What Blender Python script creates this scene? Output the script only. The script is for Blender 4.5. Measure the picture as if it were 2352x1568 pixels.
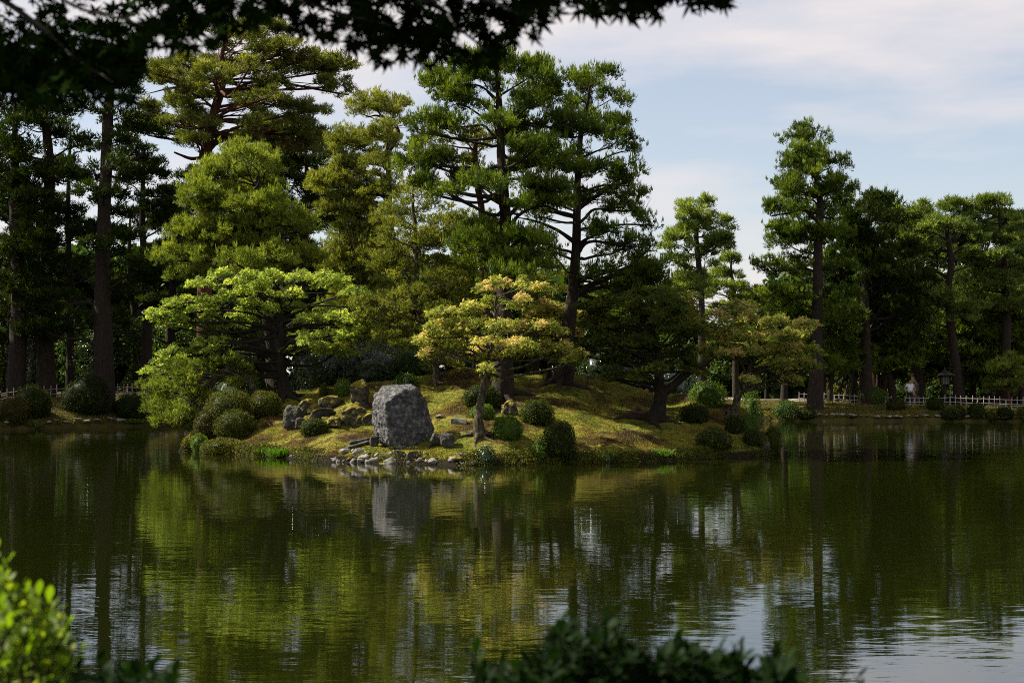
import bpy, bmesh, math, random
import numpy as np
from mathutils import Vector, Matrix

# ------------------------------------------------------------------ camera, sky, sun, exposure
scene = bpy.context.scene
for o in list(bpy.data.objects):
    bpy.data.objects.remove(o)
CAM_Z = 2.7
FP = 3266.7            # focal length in guide pixels (guide picture 2352 x 1568)
VH, UC = 865.5, 1176.0  # horizon row, centre column
cam_d = bpy.data.cameras.new("camera")
cam_d.sensor_width = 36.0
cam_d.lens = 50.0
cam_d.shift_y = 0.0346
cam_d.clip_end = 5000.0
cam_d.clip_start = 0.05
cam_d.dof.use_dof = True
cam_d.dof.focus_distance = 47.0
cam_d.dof.aperture_fstop = 5.2
cam = bpy.data.objects.new("camera", cam_d)
cam.location = (0, 0, CAM_Z)
cam.rotation_euler = (math.radians(90), 0, 0)
scene.collection.objects.link(cam)
scene.camera = cam

SUN = Vector((-0.69, 0.17, 0.71)).normalized()
SUN_EL = math.asin(SUN.z)
SUN_AZ = math.atan2(SUN.x, SUN.y)       # clockwise from +Y
sun_d = bpy.data.lights.new("sun", 'SUN')
sun_d.energy = 5.0
sun_d.angle = math.radians(0.5)
sun_d.color = (1.0, 0.93, 0.80)
sun = bpy.data.objects.new("sun", sun_d)
sun.rotation_euler = (-SUN).to_track_quat('-Z', 'Y').to_euler()
scene.collection.objects.link(sun)

world = bpy.data.worlds.new("World")
scene.world = world
world.use_nodes = True
wt = world.node_tree
for n in list(wt.nodes):
    wt.nodes.remove(n)


def node(nt, t, **kw):
    n = nt.nodes.new(t)
    for k, v in kw.items():
        if k in n.inputs:
            n.inputs[k].default_value = v
        else:
            setattr(n, k, v)
    return n


SKY_K = 0.051
w_out = node(wt, 'ShaderNodeOutputWorld')
w_bg = node(wt, 'ShaderNodeBackground', Strength=SKY_K)
w_sky = node(wt, 'ShaderNodeTexSky', sky_type='NISHITA', sun_disc=False, sun_elevation=SUN_EL, sun_rotation=SUN_AZ)
w_sky.air_density = 1.0
w_sky.dust_density = 0.6
w_sky.ozone_density = 1.5
w_tc = node(wt, 'ShaderNodeTexCoord')
w_map = node(wt, 'ShaderNodeMapping')
w_map.inputs['Scale'].default_value = (2.2, 2.2, 9.0)
w_map.inputs['Location'].default_value = (3.4, 0.7, 1.9)
w_n = node(wt, 'ShaderNodeTexNoise', Scale=1.35, Detail=7.0, Roughness=0.52)
w_r = node(wt, 'ShaderNodeValToRGB')
w_r.color_ramp.elements[0].position = 0.40
w_r.color_ramp.elements[0].color = (0.30, 0.30, 0.30, 1)
w_r.color_ramp.elements[1].position = 0.58
w_r.color_ramp.elements[1].color = (0.93, 0.93, 0.93, 1)
w_m = node(wt, 'ShaderNodeMix', data_type='RGBA')
w_m.inputs['B'].default_value = (7.4, 6.85, 6.8, 1)
w_scale = node(wt, 'ShaderNodeMix', data_type='RGBA', blend_type='MULTIPLY')
w_scale.inputs['Factor'].default_value = 1.0
w_scale.inputs['B'].default_value = (1.22, 1.19, 1.15, 1)
L = wt.links.new
L(w_tc.outputs['Generated'], w_map.inputs['Vector'])
L(w_map.outputs['Vector'], w_n.inputs['Vector'])
L(w_n.outputs['Fac'], w_r.inputs['Fac'])
L(w_r.outputs['Color'], w_m.inputs['Factor'])
L(w_sky.outputs['Color'], w_scale.inputs['A'])
L(w_scale.outputs['Result'], w_m.inputs['A'])
L(w_m.outputs['Result'], w_bg.inputs['Color'])
L(w_bg.outputs['Background'], w_out.inputs['Surface'])

scene.view_settings.view_transform = 'Standard'
scene.view_settings.look = 'None'
scene.view_settings.exposure = 1.25
scene.view_settings.gamma = 1.0
scene.view_settings.use_curve_mapping = False
scene.render.engine = 'CYCLES'
cy = scene.cycles
cy.max_bounces = 6
cy.diffuse_bounces = 3
cy.glossy_bounces = 3
cy.transmission_bounces = 4
cy.transparent_max_bounces = 8
cy.sample_clamp_indirect = 6.0
cy.caustics_reflective = False
cy.caustics_refractive = False
cy.filter_width = 1.0
cy.use_denoising = False      # fine needles keep their grain

rng = np.random.default_rng(7)
RR = random.Random(11)

# ------------------------------------------------------------------ helpers


def at(u, v, Y):
    """guide pixel + distance -> world point"""
    return np.array([(u - UC) * Y / FP, Y, CAM_Z - (v - VH) * Y / FP])


def link(name, data, parent=None, loc=(0, 0, 0)):
    o = bpy.data.objects.new(name, data)
    scene.collection.objects.link(o)
    o.location = loc
    if parent:
        o.parent = parent
    return o


def tag(o, label, cat, group=None, kind=None):
    if label:
        o['label'] = label
    if cat:
        o['category'] = cat
    if group:
        o['group'] = group
    if kind:
        o['kind'] = kind
    return o


def root(name, label, cat, loc, group=None):
    o = link(name, None, None, tuple(float(c) for c in loc))
    o.empty_display_size = 0.3
    return tag(o, label, cat, group)


def mesh_np(name, V, F, mat, tint=None, smooth=False, origin=None):
    V = np.asarray(V, dtype=np.float32)
    F = np.asarray(F, dtype=np.int32)
    if origin is not None:
        V = V - np.asarray(origin, dtype=np.float32)
    me = bpy.data.meshes.new(name)
    k = F.shape[1]
    me.vertices.add(len(V))
    me.vertices.foreach_set('co', V.ravel())
    me.loops.add(F.size)
    me.loops.foreach_set('vertex_index', F.ravel())
    me.polygons.add(len(F))
    me.polygons.foreach_set('loop_start', np.arange(0, F.size, k, dtype=np.int32))
    me.polygons.foreach_set('loop_total', np.full(len(F), k, dtype=np.int32))
    if smooth:
        me.polygons.foreach_set('use_smooth', np.ones(len(F), dtype=bool))
    me.update(calc_edges=True)
    if tint is not None:
        a = me.attributes.new('tint', 'FLOAT', 'POINT')
        a.data.foreach_set('value', np.asarray(tint, dtype=np.float32))
    if mat:
        me.materials.append(mat)
    return me


def unit(a):
    return a / (np.linalg.norm(a, axis=-1, keepdims=True) + 1e-9)


_P = rng.random((64, 64, 64))


def vnoise(p):
    p = np.asarray(p, dtype=float) + 1000.0
    i = np.floor(p).astype(int)
    f = p - i
    f = f * f * (3 - 2 * f)
    r = 0
    for dx in (0, 1):
        for dy in (0, 1):
            for dz in (0, 1):
                w = (f[..., 0] if dx else 1 - f[..., 0]) * (f[..., 1] if dy else 1 - f[..., 1]) * (f[..., 2] if dz else 1 - f[..., 2])
                r = r + w * _P[(i[..., 0] + dx) % 64, (i[..., 1] + dy) % 64, (i[..., 2] + dz) % 64]
    return r * 2 - 1


def fbm(p, octv=4, gain=0.5):
    a, s, r = 1.0, 1.0, 0
    for k in range(octv):
        r = r + a * vnoise(np.asarray(p) * s + 17.3 * k)
        a *= gain
        s *= 2.03
    return r


def tube(pts, rads, sides=8, rough=0.0, close=True):
    """one continuous tube mesh along a polyline"""
    pts = np.asarray(pts, dtype=float)
    rads = np.asarray(rads, dtype=float)
    n = len(pts)
    T = np.gradient(pts, axis=0)
    T = unit(T)
    ref = np.array([0.0, 1.0, 0.0]) if abs(T[0][1]) < 0.9 else np.array([1.0, 0, 0])
    A = unit(np.cross(T, ref))
    B = np.cross(T, A)
    ang = np.linspace(0, 2 * math.pi, sides, endpoint=False)
    V = (pts[:, None, :] + rads[:, None, None] * (np.cos(ang)[None, :, None] * A[:, None, :] + np.sin(ang)[None, :, None] * B[:, None, :]))
    if rough:
        nz = fbm(V * np.array([5.0, 5.0, 1.6]) + 3.1, 3)
        V = V + (V - pts[:, None, :]) * (nz[..., None] * rough)
    V = V.reshape(-1, 3)
    i = np.arange(n - 1)[:, None] * sides
    j = np.arange(sides)[None, :]
    j2 = (j + 1) % sides
    F = np.stack([i + j, i + j2, i + sides + j2, i + sides + j], axis=-1).reshape(-1, 4)
    return V, F


def join(parts):
    Vs, Fs, o = [], [], 0
    for V, F in parts:
        Vs.append(V)
        Fs.append(F + o)
        o += len(V)
    return np.concatenate(Vs), np.concatenate(Fs)


def smooth_path(pts, rads, per=5, wob=0.0, seed=0):
    pts = np.asarray(pts, dtype=float)
    n = len(pts)
    t = np.linspace(0, n - 1, (n - 1) * per + 1)
    i = np.clip(np.floor(t).astype(int), 0, n - 2)
    f = (t - i)[:, None]
    P = np.vstack([2 * pts[0] - pts[1], pts, 2 * pts[-1] - pts[-2]])
    p0, p1, p2, p3 = P[i], P[i + 1], P[i + 2], P[i + 3]
    out = 0.5 * (2 * p1 + (p2 - p0) * f + (2 * p0 - 5 * p1 + 4 * p2 - p3) * f ** 2 + (3 * p1 - p0 - 3 * p2 + p3) * f ** 3)
    r = np.interp(t, np.arange(n), rads)
    if wob:
        w = np.stack([vnoise(np.stack([t * 1.3, t * 0 + seed + 7 * k, t * 0], -1)) for k in range(3)], -1)
        env = np.minimum(1, np.minimum(t, (n - 1) - t) * 2)[:, None]
        out = out + w * wob * env
    return out, r


# ------------------------------------------------------------------ materials


def new_mat(name):
    m = bpy.data.materials.new(name)
    m.use_nodes = True
    nt = m.node_tree
    for n in list(nt.nodes):
        nt.nodes.remove(n)
    out = node(nt, 'ShaderNodeOutputMaterial')
    return m, nt, out


def ramp(nt, stops):
    r = node(nt, 'ShaderNodeValToRGB')
    e = r.color_ramp.elements
    e[0].position, e[0].color = stops[0][0], (*stops[0][1], 1)
    e[1].position, e[1].color = stops[-1][0], (*stops[-1][1], 1)
    for p, c in stops[1:-1]:
        x = e.new(p)
        x.color = (*c, 1)
    return r


def leaf_mat(name, stops, trans=0.35, tmul=(1.3, 1.5, 0.6), rough=0.5, spec=0.07):
    """colour picked by the per-leaf attribute 'tint'; part of the light passes through"""
    m, nt, out = new_mat(name)
    at_ = node(nt, 'ShaderNodeAttribute', attribute_name='tint')
    r = ramp(nt, stops)
    nt.links.new(at_.outputs['Fac'], r.inputs['Fac'])
    p = node(nt, 'ShaderNodeBsdfPrincipled', Roughness=rough)
    p.inputs['Specular IOR Level'].default_value = spec
    nt.links.new(r.outputs['Color'], p.inputs['Base Color'])
    if trans > 0:
        t = node(nt, 'ShaderNodeBsdfTranslucent')
        mu = node(nt, 'ShaderNodeMix', data_type='RGBA', blend_type='MULTIPLY')
        mu.inputs['Factor'].default_value = 1
        mu.inputs['B'].default_value = (*tmul, 1)
        nt.links.new(r.outputs['Color'], mu.inputs['A'])
        nt.links.new(mu.outputs['Result'], t.inputs['Color'])
        mx = node(nt, 'ShaderNodeMixShader')
        mx.inputs[0].default_value = trans
        nt.links.new(p.outputs[0], mx.inputs[1])
        nt.links.new(t.outputs[0], mx.inputs[2])
        nt.links.new(mx.outputs[0], out.inputs['Surface'])
    else:
        nt.links.new(p.outputs[0], out.inputs['Surface'])
    return m


def surf_mat(name, stops, scale=4.0, detail=6, rough=0.9, bump=0.3, bscale=20.0, bdist=0.02, stretch=(1, 1, 1), spec=0.2, moss=None, mossz=0.5):
    """noise-coloured rough surface with fine relief; moss = colour growing on faces that look up"""
    m, nt, out = new_mat(name)
    tc = node(nt, 'ShaderNodeTexCoord')
    mp = node(nt, 'ShaderNodeMapping')
    mp.inputs['Scale'].default_value = stretch
    nt.links.new(tc.outputs['Object'], mp.inputs['Vector'])
    n1 = node(nt, 'ShaderNodeTexNoise', Scale=scale, Detail=detail, Roughness=0.62)
    nt.links.new(mp.outputs[0], n1.inputs['Vector'])
    r = ramp(nt, stops)
    nt.links.new(n1.outputs['Fac'], r.inputs['Fac'])
    col = r.outputs['Color']
    if moss:
        g = node(nt, 'ShaderNodeNewGeometry')
        sx = node(nt, 'ShaderNodeSeparateXYZ')
        nt.links.new(g.outputs['Normal'], sx.inputs[0])
        n3 = node(nt, 'ShaderNodeTexNoise', Scale=5.0, Detail=5)
        nt.links.new(tc.outputs['Object'], n3.inputs['Vector'])
        ad = node(nt, 'ShaderNodeMath', operation='ADD')
        nt.links.new(sx.outputs['Z'], ad.inputs[0])
        nt.links.new(n3.outputs['Fac'], ad.inputs[1])
        mr = node(nt, 'ShaderNodeMapRange')
        mr.inputs['From Min'].default_value = mossz + 0.5
        mr.inputs['From Max'].default_value = mossz + 0.65
        nt.links.new(ad.outputs[0], mr.inputs['Value'])
        n4 = node(nt, 'ShaderNodeTexNoise', Scale=9.0, Detail=5)
        nt.links.new(tc.outputs['Object'], n4.inputs['Vector'])
        r4 = ramp(nt, [(0.3, moss[0]), (0.7, moss[1])])
        nt.links.new(n4.outputs['Fac'], r4.inputs['Fac'])
        mx = node(nt, 'ShaderNodeMix', data_type='RGBA')
        nt.links.new(mr.outputs[0], mx.inputs['Factor'])
        nt.links.new(col, mx.inputs['A'])
        nt.links.new(r4.outputs['Color'], mx.inputs['B'])
        col = mx.outputs['Result']
    p = node(nt, 'ShaderNodeBsdfPrincipled', Roughness=rough)
    p.inputs['Specular IOR Level'].default_value = spec
    nt.links.new(col, p.inputs['Base Color'])
    if bump:
        n2 = node(nt, 'ShaderNodeTexNoise', Scale=bscale, Detail=6, Roughness=0.65)
        nt.links.new(mp.outputs[0], n2.inputs['Vector'])
        b = node(nt, 'ShaderNodeBump', Strength=bump, Distance=bdist)
        nt.links.new(n2.outputs['Fac'], b.inputs['Height'])
        nt.links.new(b.outputs['Normal'], p.inputs['Normal'])
    nt.links.new(p.outputs[0], out.inputs['Surface'])
    return m


M = {}
M['pine_green'] = leaf_mat('pine_needles_green', [(0, (0.024, 0.040, 0.0067)), (.5, (0.067, 0.104, 0.0152)), (1, (0.177, 0.229, 0.0271))], .33, (1.390, 1.431, 0.2822))
M['pine_olive'] = leaf_mat('pine_needles_olive', [(0, (0.049, 0.063, 0.0147)), (.5, (0.137, 0.158, 0.0357)), (1, (0.298, 0.306, 0.0630))], .33, (1.500, 1.500, 0.3200))
M['pine_bright'] = leaf_mat('pine_needles_bright', [(0, (0.047, 0.072, 0.0130)), (.5, (0.131, 0.168, 0.0287)), (1, (0.263, 0.303, 0.0470))], .36, (1.548, 1.555, 0.4352))
M['pine_shaded'] = leaf_mat('pine_needles_shaded', [(0, (0.008, 0.015, 0.0033)), (.5, (0.019, 0.031, 0.0056)), (1, (0.053, 0.075, 0.0089))], .28, (1.190, 1.360, 0.2380))  # needle colour lowered to carry the shade these pines stand in
M['pine_far'] = leaf_mat('pine_needles_far', [(0, (0.044, 0.072, 0.0178)), (.5, (0.111, 0.154, 0.0378)), (1, (0.248, 0.297, 0.0668))], .33, (1.650, 1.650, 0.4125))
M['maple_green'] = leaf_mat('maple_leaves_green', [(0, (.060, .100, .020)), (.5, (.200, .265, .060)), (1, (.430, .480, .130))], .6, (1.5, 1.5, .6))
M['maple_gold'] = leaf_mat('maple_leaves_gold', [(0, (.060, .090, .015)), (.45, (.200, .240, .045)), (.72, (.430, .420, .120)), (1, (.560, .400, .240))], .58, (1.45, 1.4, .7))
M['maple_shaded'] = leaf_mat('maple_leaves_shaded', [(0, (0.019, 0.036, 0.0078)), (.5, (0.051, 0.078, 0.0138)), (1, (0.139, 0.122, 0.0255))], .45, (1.904, 2.040, 0.4352))  # maple leaves in shade, the shade put into their colour
M['maple_near'] = leaf_mat('maple_leaves_near', [(0, (.003, .007, .0015)), (1, (.008, .016, .003))], .06, (1.0, 1.5, .4), .9, .0)  # near-black leaf colour stands in for deep canopy shade
M['azalea'] = leaf_mat('azalea_leaves', [(0, (0.026, 0.037, 0.0048)), (.6, (0.082, 0.091, 0.0085)), (1, (0.174, 0.148, 0.0182))], .3, (1.3, 1.3, .5), .5, .08)
M['shrub_dark'] = leaf_mat('shrub_leaves_dark', [(0, (.010, .016, .003)), (.6, (.036, .050, .006)), (1, (.080, .095, .012))], .25, (1.2, 1.4, .5), .5, .06)
M['shrub_rust'] = leaf_mat('shrub_leaves_rust', [(0, (0.025, 0.025, 0.0047)), (.6, (0.059, 0.059, 0.0094)), (1, (0.160, 0.092, 0.0206))], .25, (1.2, 1.2, .5), .5, .08)
M['shrub_light'] = leaf_mat('shrub_leaves_light', [(0, (.060, .100, .015)), (.6, (.120, .180, .025)), (1, (.220, .280, .060))], .4, (1.2, 1.4, .4), .5, .10)
M['glossy'] = leaf_mat('camellia_leaves', [(0, (.012, .026, .008)), (1, (.050, .080, .022))], .15, (1.2, 1.4, .4), .25, .45)
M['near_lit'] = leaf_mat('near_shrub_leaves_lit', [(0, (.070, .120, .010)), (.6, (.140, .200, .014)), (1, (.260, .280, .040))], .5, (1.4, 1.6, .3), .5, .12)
M['near_shaded'] = leaf_mat('near_shrub_leaves_shaded', [(0, (.004, .011, .002)), (1, (.014, .032, .005))], .2, (1.2, 1.6, .4), .6, .05)  # lit and shaded copies: light put into the two leaf colours
M['understory'] = leaf_mat('understory_leaves', [(0, (0.016, 0.035, 0.0081)), (.6, (0.054, 0.084, 0.0162)), (1, (0.162, 0.216, 0.0405))], .35, (1.3, 1.5, .4), .45, .12)
M['grass'] = leaf_mat('grass_blades', [(0, (.040, .085, .008)), (1, (.130, .230, .020))], .35, (1.2, 1.4, .3), .5, .3)
M['moss_blades'] = leaf_mat('moss_blades', [(0, (.040, .026, .007)), (.35, (.100, .094, .013)), (1, (.275, .262, .034))], .3, (1.2, 1.1, .4), .7, .1)
M['bark'] = surf_mat('pine_bark', [(.3, (.008, .006, .004)), (.55, (.030, .021, .015)), (.8, (.070, .052, .038))], 6, 8, .9, .9, 9, .05, (3, 3, .8))
M['bark_red'] = surf_mat('red_pine_bark', [(.3, (.028, .012, .007)), (.6, (.090, .036, .019)), (.85, (.15, .07, .04))], 5, 8, .9, .8, 9, .04, (3, 3, .8))
M['bark_pale'] = surf_mat('lichened_bark', [(.35, (.018, .014, .008)), (.52, (.06, .05, .028)), (.75, (.20, .18, .11))], 7, 8, .9, .8, 14, .03, (2, 2, .9))
M['bark_maple'] = surf_mat('maple_bark', [(.3, (.006, .005, .003)), (.6, (.020, .016, .009)), (.85, (.06, .05, .03))], 6, 8, .9, .6, 12, .03, (2, 2, .9))
MOSS = ((.07, .08, .008), (.24, .18, .018))
M['rock_big'] = surf_mat('boulder_stone', [(.36, (.048, .049, .051)), (.5, (.088, .088, .088)), (.64, (.23, .226, .22))], 7.0, 12, .85, 1.0, 14, .14)
M['rock'] = surf_mat('grey_rock', [(.3, (.02, .019, .016)), (.55, (.06, .056, .045)), (.8, (.15, .14, .115))], 6, 8, .9, .8, 16, .04)
M['rock_mossy'] = surf_mat('mossy_rock', [(.3, (.02, .018, .013)), (.55, (.06, .055, .04)), (.8, (.15, .14, .11))], 6, 8, .9, .8, 16, .04, moss=MOSS, mossz=.22)
M['cobble'] = surf_mat('cobble_stone', [(.3, (0.080, 0.072, 0.0640)), (.55, (0.216, 0.200, 0.1760)), (.8, (0.368, 0.344, 0.3120))], 5, 6, .8, .5, 25, .02)
M['bamboo'] = surf_mat('shaded_bamboo', [(.3, (.13, .115, .09)), (.7, (.28, .25, .20))], 8, 3, .6, 0)  # white bamboo darkened in colour for the shaded left bank
M['bamboo_white'] = surf_mat('bleached_bamboo', [(.3, (0.250, 0.226, 0.1950)), (.7, (0.406, 0.382, 0.3432))], 8, 3, .6, 0)
M['gravel'] = surf_mat('gravel', [(.3, (.20, .18, .15)), (.7, (.34, .31, .26))], 40, 6, .95, .4, 90, .01)
M['wood_dark'] = surf_mat('dark_wood', [(.3, (.006, .005, .004)), (.7, (.016, .013, .010))], 10, 4, .6, .2, 30, .01)
M['paper'] = surf_mat('lamp_paper', [(.3, (.12, .11, .09)), (.7, (.20, .19, .15))], 10, 3, .8, 0)
M['tshirt'] = surf_mat('white_cotton', [(.3, (.55, .55, .60)), (.7, (.72, .72, .76))], 3, 3, .9, .3, 9, .02)
M['skin'] = surf_mat('skin', [(.3, (.38, .22, .15)), (.7, (.46, .28, .20))], 3, 2, .6, 0)
M['black_cloth'] = surf_mat('black_cloth', [(.3, (.010, .010, .012)), (.7, (.022, .022, .026))], 4, 3, .9, .2, 20, .01)
M['hair'] = surf_mat('black_hair', [(.3, (.008, .007, .006)), (.7, (.02, .016, .013))], 20, 3, .5, .2, 60, .01)


def island_mat():
    m, nt, out = new_mat('moss_lawn')
    tc = node(nt, 'ShaderNodeTexCoord')
    n1 = node(nt, 'ShaderNodeTexNoise', Scale=0.55, Detail=6, Roughness=.65)
    n2 = node(nt, 'ShaderNodeTexNoise', Scale=5.0, Detail=8, Roughness=.75)
    nt.links.new(tc.outputs['Object'], n1.inputs['Vector'])
    nt.links.new(tc.outputs['Object'], n2.inputs['Vector'])
    r1 = ramp(nt, [(.36, (.022, .012, .006)), (.46, (.070, .042, .013)), (.53, (.180, .165, .024)), (.60, (.095, .120, .013)), (.68, (.050, .040, .010))])
    r2 = ramp(nt, [(.32, (.28, .22, .16)), (.5, (.85, .85, .8)), (.7, (1.35, 1.3, 1.25))])
    nt.links.new(n1.outputs['Fac'], r1.inputs['Fac'])
    nt.links.new(n2.outputs['Fac'], r2.inputs['Fac'])
    mu = node(nt, 'ShaderNodeMix', data_type='RGBA', blend_type='MULTIPLY')
    mu.inputs['Factor'].default_value = 1
    nt.links.new(r1.outputs['Color'], mu.inputs['A'])
    nt.links.new(r2.outputs['Color'], mu.inputs['B'])
    # wet soil and undercut shade as one dark colour just above the water
    sx = node(nt, 'ShaderNodeSeparateXYZ')
    nt.links.new(tc.outputs['Object'], sx.inputs[0])
    wv = node(nt, 'ShaderNodeMath', operation='MULTIPLY_ADD')
    wv.inputs[1].default_value = -.28
    nt.links.new(n2.outputs['Fac'], wv.inputs[0])
    nt.links.new(sx.outputs['Z'], wv.inputs[2])
    wr = node(nt, 'ShaderNodeMapRange')
    wr.inputs['From Min'].default_value = .02
    wr.inputs['From Max'].default_value = .09
    nt.links.new(wv.outputs[0], wr.inputs['Value'])
    wm = node(nt, 'ShaderNodeMix', data_type='RGBA')
    wm.inputs['A'].default_value = (.014, .010, .006, 1)
    nt.links.new(wr.outputs[0], wm.inputs['Factor'])
    nt.links.new(mu.outputs['Result'], wm.inputs['B'])
    p = node(nt, 'ShaderNodeBsdfPrincipled', Roughness=.95)
    p.inputs['Specular IOR Level'].default_value = .1
    nt.links.new(wm.outputs['Result'], p.inputs['Base Color'])
    n3 = node(nt, 'ShaderNodeTexNoise', Scale=12, Detail=8, Roughness=.7)
    nt.links.new(tc.outputs['Object'], n3.inputs['Vector'])
    b = node(nt, 'ShaderNodeBump', Strength=1.0, Distance=.08)
    nt.links.new(n3.outputs['Fac'], b.inputs['Height'])
    nt.links.new(b.outputs['Normal'], p.inputs['Normal'])
    nt.links.new(p.outputs[0], out.inputs['Surface'])
    return m


M['island'] = island_mat()
M['ground'] = surf_mat('bank_soil_and_moss', [(.3, (.018, .012, .006)), (.5, (.048, .040, .009)), (.7, (.085, .075, .013))], 1.2, 8, .95, .8, 10, .06)


def water_mat():
    m, nt, out = new_mat('pond_water')
    tc = node(nt, 'ShaderNodeTexCoord')
    acc = None
    # slopes from three sizes of wind ripple, long in X and short in Y
    for sc, amp in (((1.5, 9.0, 1), .022), ((4.0, 26.0, 1), .030), ((0.16, 0.8, 1), .004)):
        mp = node(nt, 'ShaderNodeMapping')
        mp.inputs['Scale'].default_value = sc
        nt.links.new(tc.outputs['Object'], mp.inputs['Vector'])
        n = node(nt, 'ShaderNodeTexNoise', Scale=1.0, Detail=2.5, Roughness=.55)
        nt.links.new(mp.outputs[0], n.inputs['Vector'])
        s = node(nt, 'ShaderNodeVectorMath', operation='SUBTRACT')
        s.inputs[1].default_value = (.5, .5, .5)
        nt.links.new(n.outputs['Color'], s.inputs[0])
        k = node(nt, 'ShaderNodeVectorMath', operation='MULTIPLY')
        k.inputs[1].default_value = (amp * .45, amp * 2, 0)
        nt.links.new(s.outputs[0], k.inputs[0])
        if acc is None:
            acc = k.outputs[0]
        else:
            a = node(nt, 'ShaderNodeVectorMath', operation='ADD')
            nt.links.new(acc, a.inputs[0])
            nt.links.new(k.outputs[0], a.inputs[1])
            acc = a.outputs[0]
    # calm and breezy patches
    mp = node(nt, 'ShaderNodeMapping')
    mp.inputs['Scale'].default_value = (.10, .22, 1)
    nt.links.new(tc.outputs['Object'], mp.inputs['Vector'])
    n = node(nt, 'ShaderNodeTexNoise', Scale=1.0, Detail=3)
    nt.links.new(mp.outputs[0], n.inputs['Vector'])
    mr = node(nt, 'ShaderNodeMapRange')
    mr.inputs['From Min'].default_value = .35
    mr.inputs['From Max'].default_value = .65
    mr.inputs['To Min'].default_value = .45
    mr.inputs['To Max'].default_value = 1.25
    nt.links.new(n.outputs['Fac'], mr.inputs['Value'])
    sc_ = node(nt, 'ShaderNodeVectorMath', operation='SCALE')
    nt.links.new(acc, sc_.inputs[0])
    nt.links.new(mr.outputs[0], sc_.inputs['Scale'])
    up = node(nt, 'ShaderNodeVectorMath', operation='ADD')
    up.inputs[1].default_value = (0, 0, 1)
    nt.links.new(sc_.outputs[0], up.inputs[0])
    nz = node(nt, 'ShaderNodeVectorMath', operation='NORMALIZE')
    nt.links.new(up.outputs[0], nz.inputs[0])
    p = node(nt, 'ShaderNodeBsdfPrincipled', Roughness=.02)
    p.inputs['Base Color'].default_value = (.006, .008, .0008, 1)
    p.inputs['IOR'].default_value = 2.5
    nt.links.new(nz.outputs[0], p.inputs['Normal'])
    nt.links.new(p.outputs[0], out.inputs['Surface'])
    return m


M['water'] = water_mat()

# ------------------------------------------------------------------ ground, island, water
_shore = [(440, 1036), (470, 1041), (500, 1043), (560, 1046), (620, 1049), (700, 1056), (760, 1061), (860, 1063), (980, 1066), (1100, 1069), (1200, 1067),
          (1300, 1065), (1400, 1062), (1500, 1059), (1600, 1055), (1700, 1050), (1785, 1043)]
_fx = np.array([(u - UC) / FP * (CAM_Z * FP / (v - VH)) for u, v in _shore])
_fy = np.array([CAM_Z * FP / (v - VH) for u, v in _shore])


def isl_front(x):
    return np.interp(x, _fx, _fy) + 0.16 * vnoise(np.stack([x * 1.1, x * 0, x * 0], -1)) + .08 * vnoise(np.stack([x * 3.1, x * 0 + 5, x * 0], -1))


def isl_back(x):
    return np.interp(x, [-12.2, -11, -8, 0, 6, 8.5, 9.4], [55, 60, 63, 66, 61, 56, 51.5])


def island_h(x, y):
    x = np.asarray(x, dtype=float)
    y = np.asarray(y, dtype=float)
    yf, yb = isl_front(x), isl_back(x)
    hc = np.interp(x, [-12, -11, -9, -6.5, -4, -2.2, 0, 2.5, 4, 5.5, 7.2, 8.2, 9.0], [1.0, 1.35, 2.05, 2.25, 2.7, 2.92, 2.9, 2.75, 2.45, 2.15, 1.85, 1.6, 1.15])
    yc = yf + np.minimum(11.0, .55 * (yb - yf))
    t = (y - yf) / (yc - yf)
    tb = (yb - y) / (yb - yc)
    bank = 0.22
    up = np.where(t < 0, t * 3.0, bank * np.clip(t / .025, 0, 1) + (hc - bank) * np.clip(t, 0, 1) ** 1.03)
    dn = np.where(tb < 0, tb * 3.0, bank * np.clip(tb / .025, 0, 1) + (hc - bank) * np.clip(np.sin(np.clip(tb, 0, 1) * math.pi / 2), 0, 1))
    h = np.minimum(up, dn)
    ex = np.minimum(x - (-12.15), 9.35 - x)
    h = np.minimum(h, np.where(ex < 0, ex * 3, .25 + ex * 1.6))
    n = fbm(np.stack([x * .55, y * .55, x * 0], -1), 4, .5) * .19
    n = n + fbm(np.stack([x * 3.5, y * 3.5, x * 0 + 9], -1), 3, .6) * .022
    return np.maximum(h + n * np.clip(h * 1.5, 0, 1), -.8)


def far_shore(x):
    return np.interp(x, [-140, -95, -60, -26, -18, -6, 5, 16, 31, 60, 95, 140], [-30, 10, 64, 72.5, 80, 89, 90, 87.5, 86, 80, 10, -30]) + .25 * vnoise(np.stack([np.asarray(x) * .4, np.asarray(x) * 0 + 3, np.asarray(x) * 0], -1))


def bank_h(x, y):
    x = np.asarray(x, dtype=float)
    y = np.asarray(y, dtype=float)
    d = y - far_shore(x)
    top = np.interp(x, [-30, -14, 0, 14, 20, 26, 40], [1.55, 1.5, 1.1, 1.15, 1.05, .78, .72])
    far = np.where(d < -.3, -.8, np.where(d < 0, -.8 + (d + .3) / .3 * 1.06, .26 + (top - .26) * np.clip(d / 4.5, 0, 1) ** .8))
    d2 = 3.6 + .3 * np.sin(x * .8) - y
    near = np.where(d2 < -.3, -.8, np.where(d2 < 0, -.8 + (d2 + .3) / .3 * 1.1, .3 + .85 * np.clip(d2 / 2.0, 0, 1)))
    h = np.maximum(far, near)
    n = fbm(np.stack([x * .35, y * .35, x * 0 + 4], -1), 4, .5) * .12
    return h + np.where(h > 0, n * np.clip(h * 1.2, 0, 1), 0)


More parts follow.
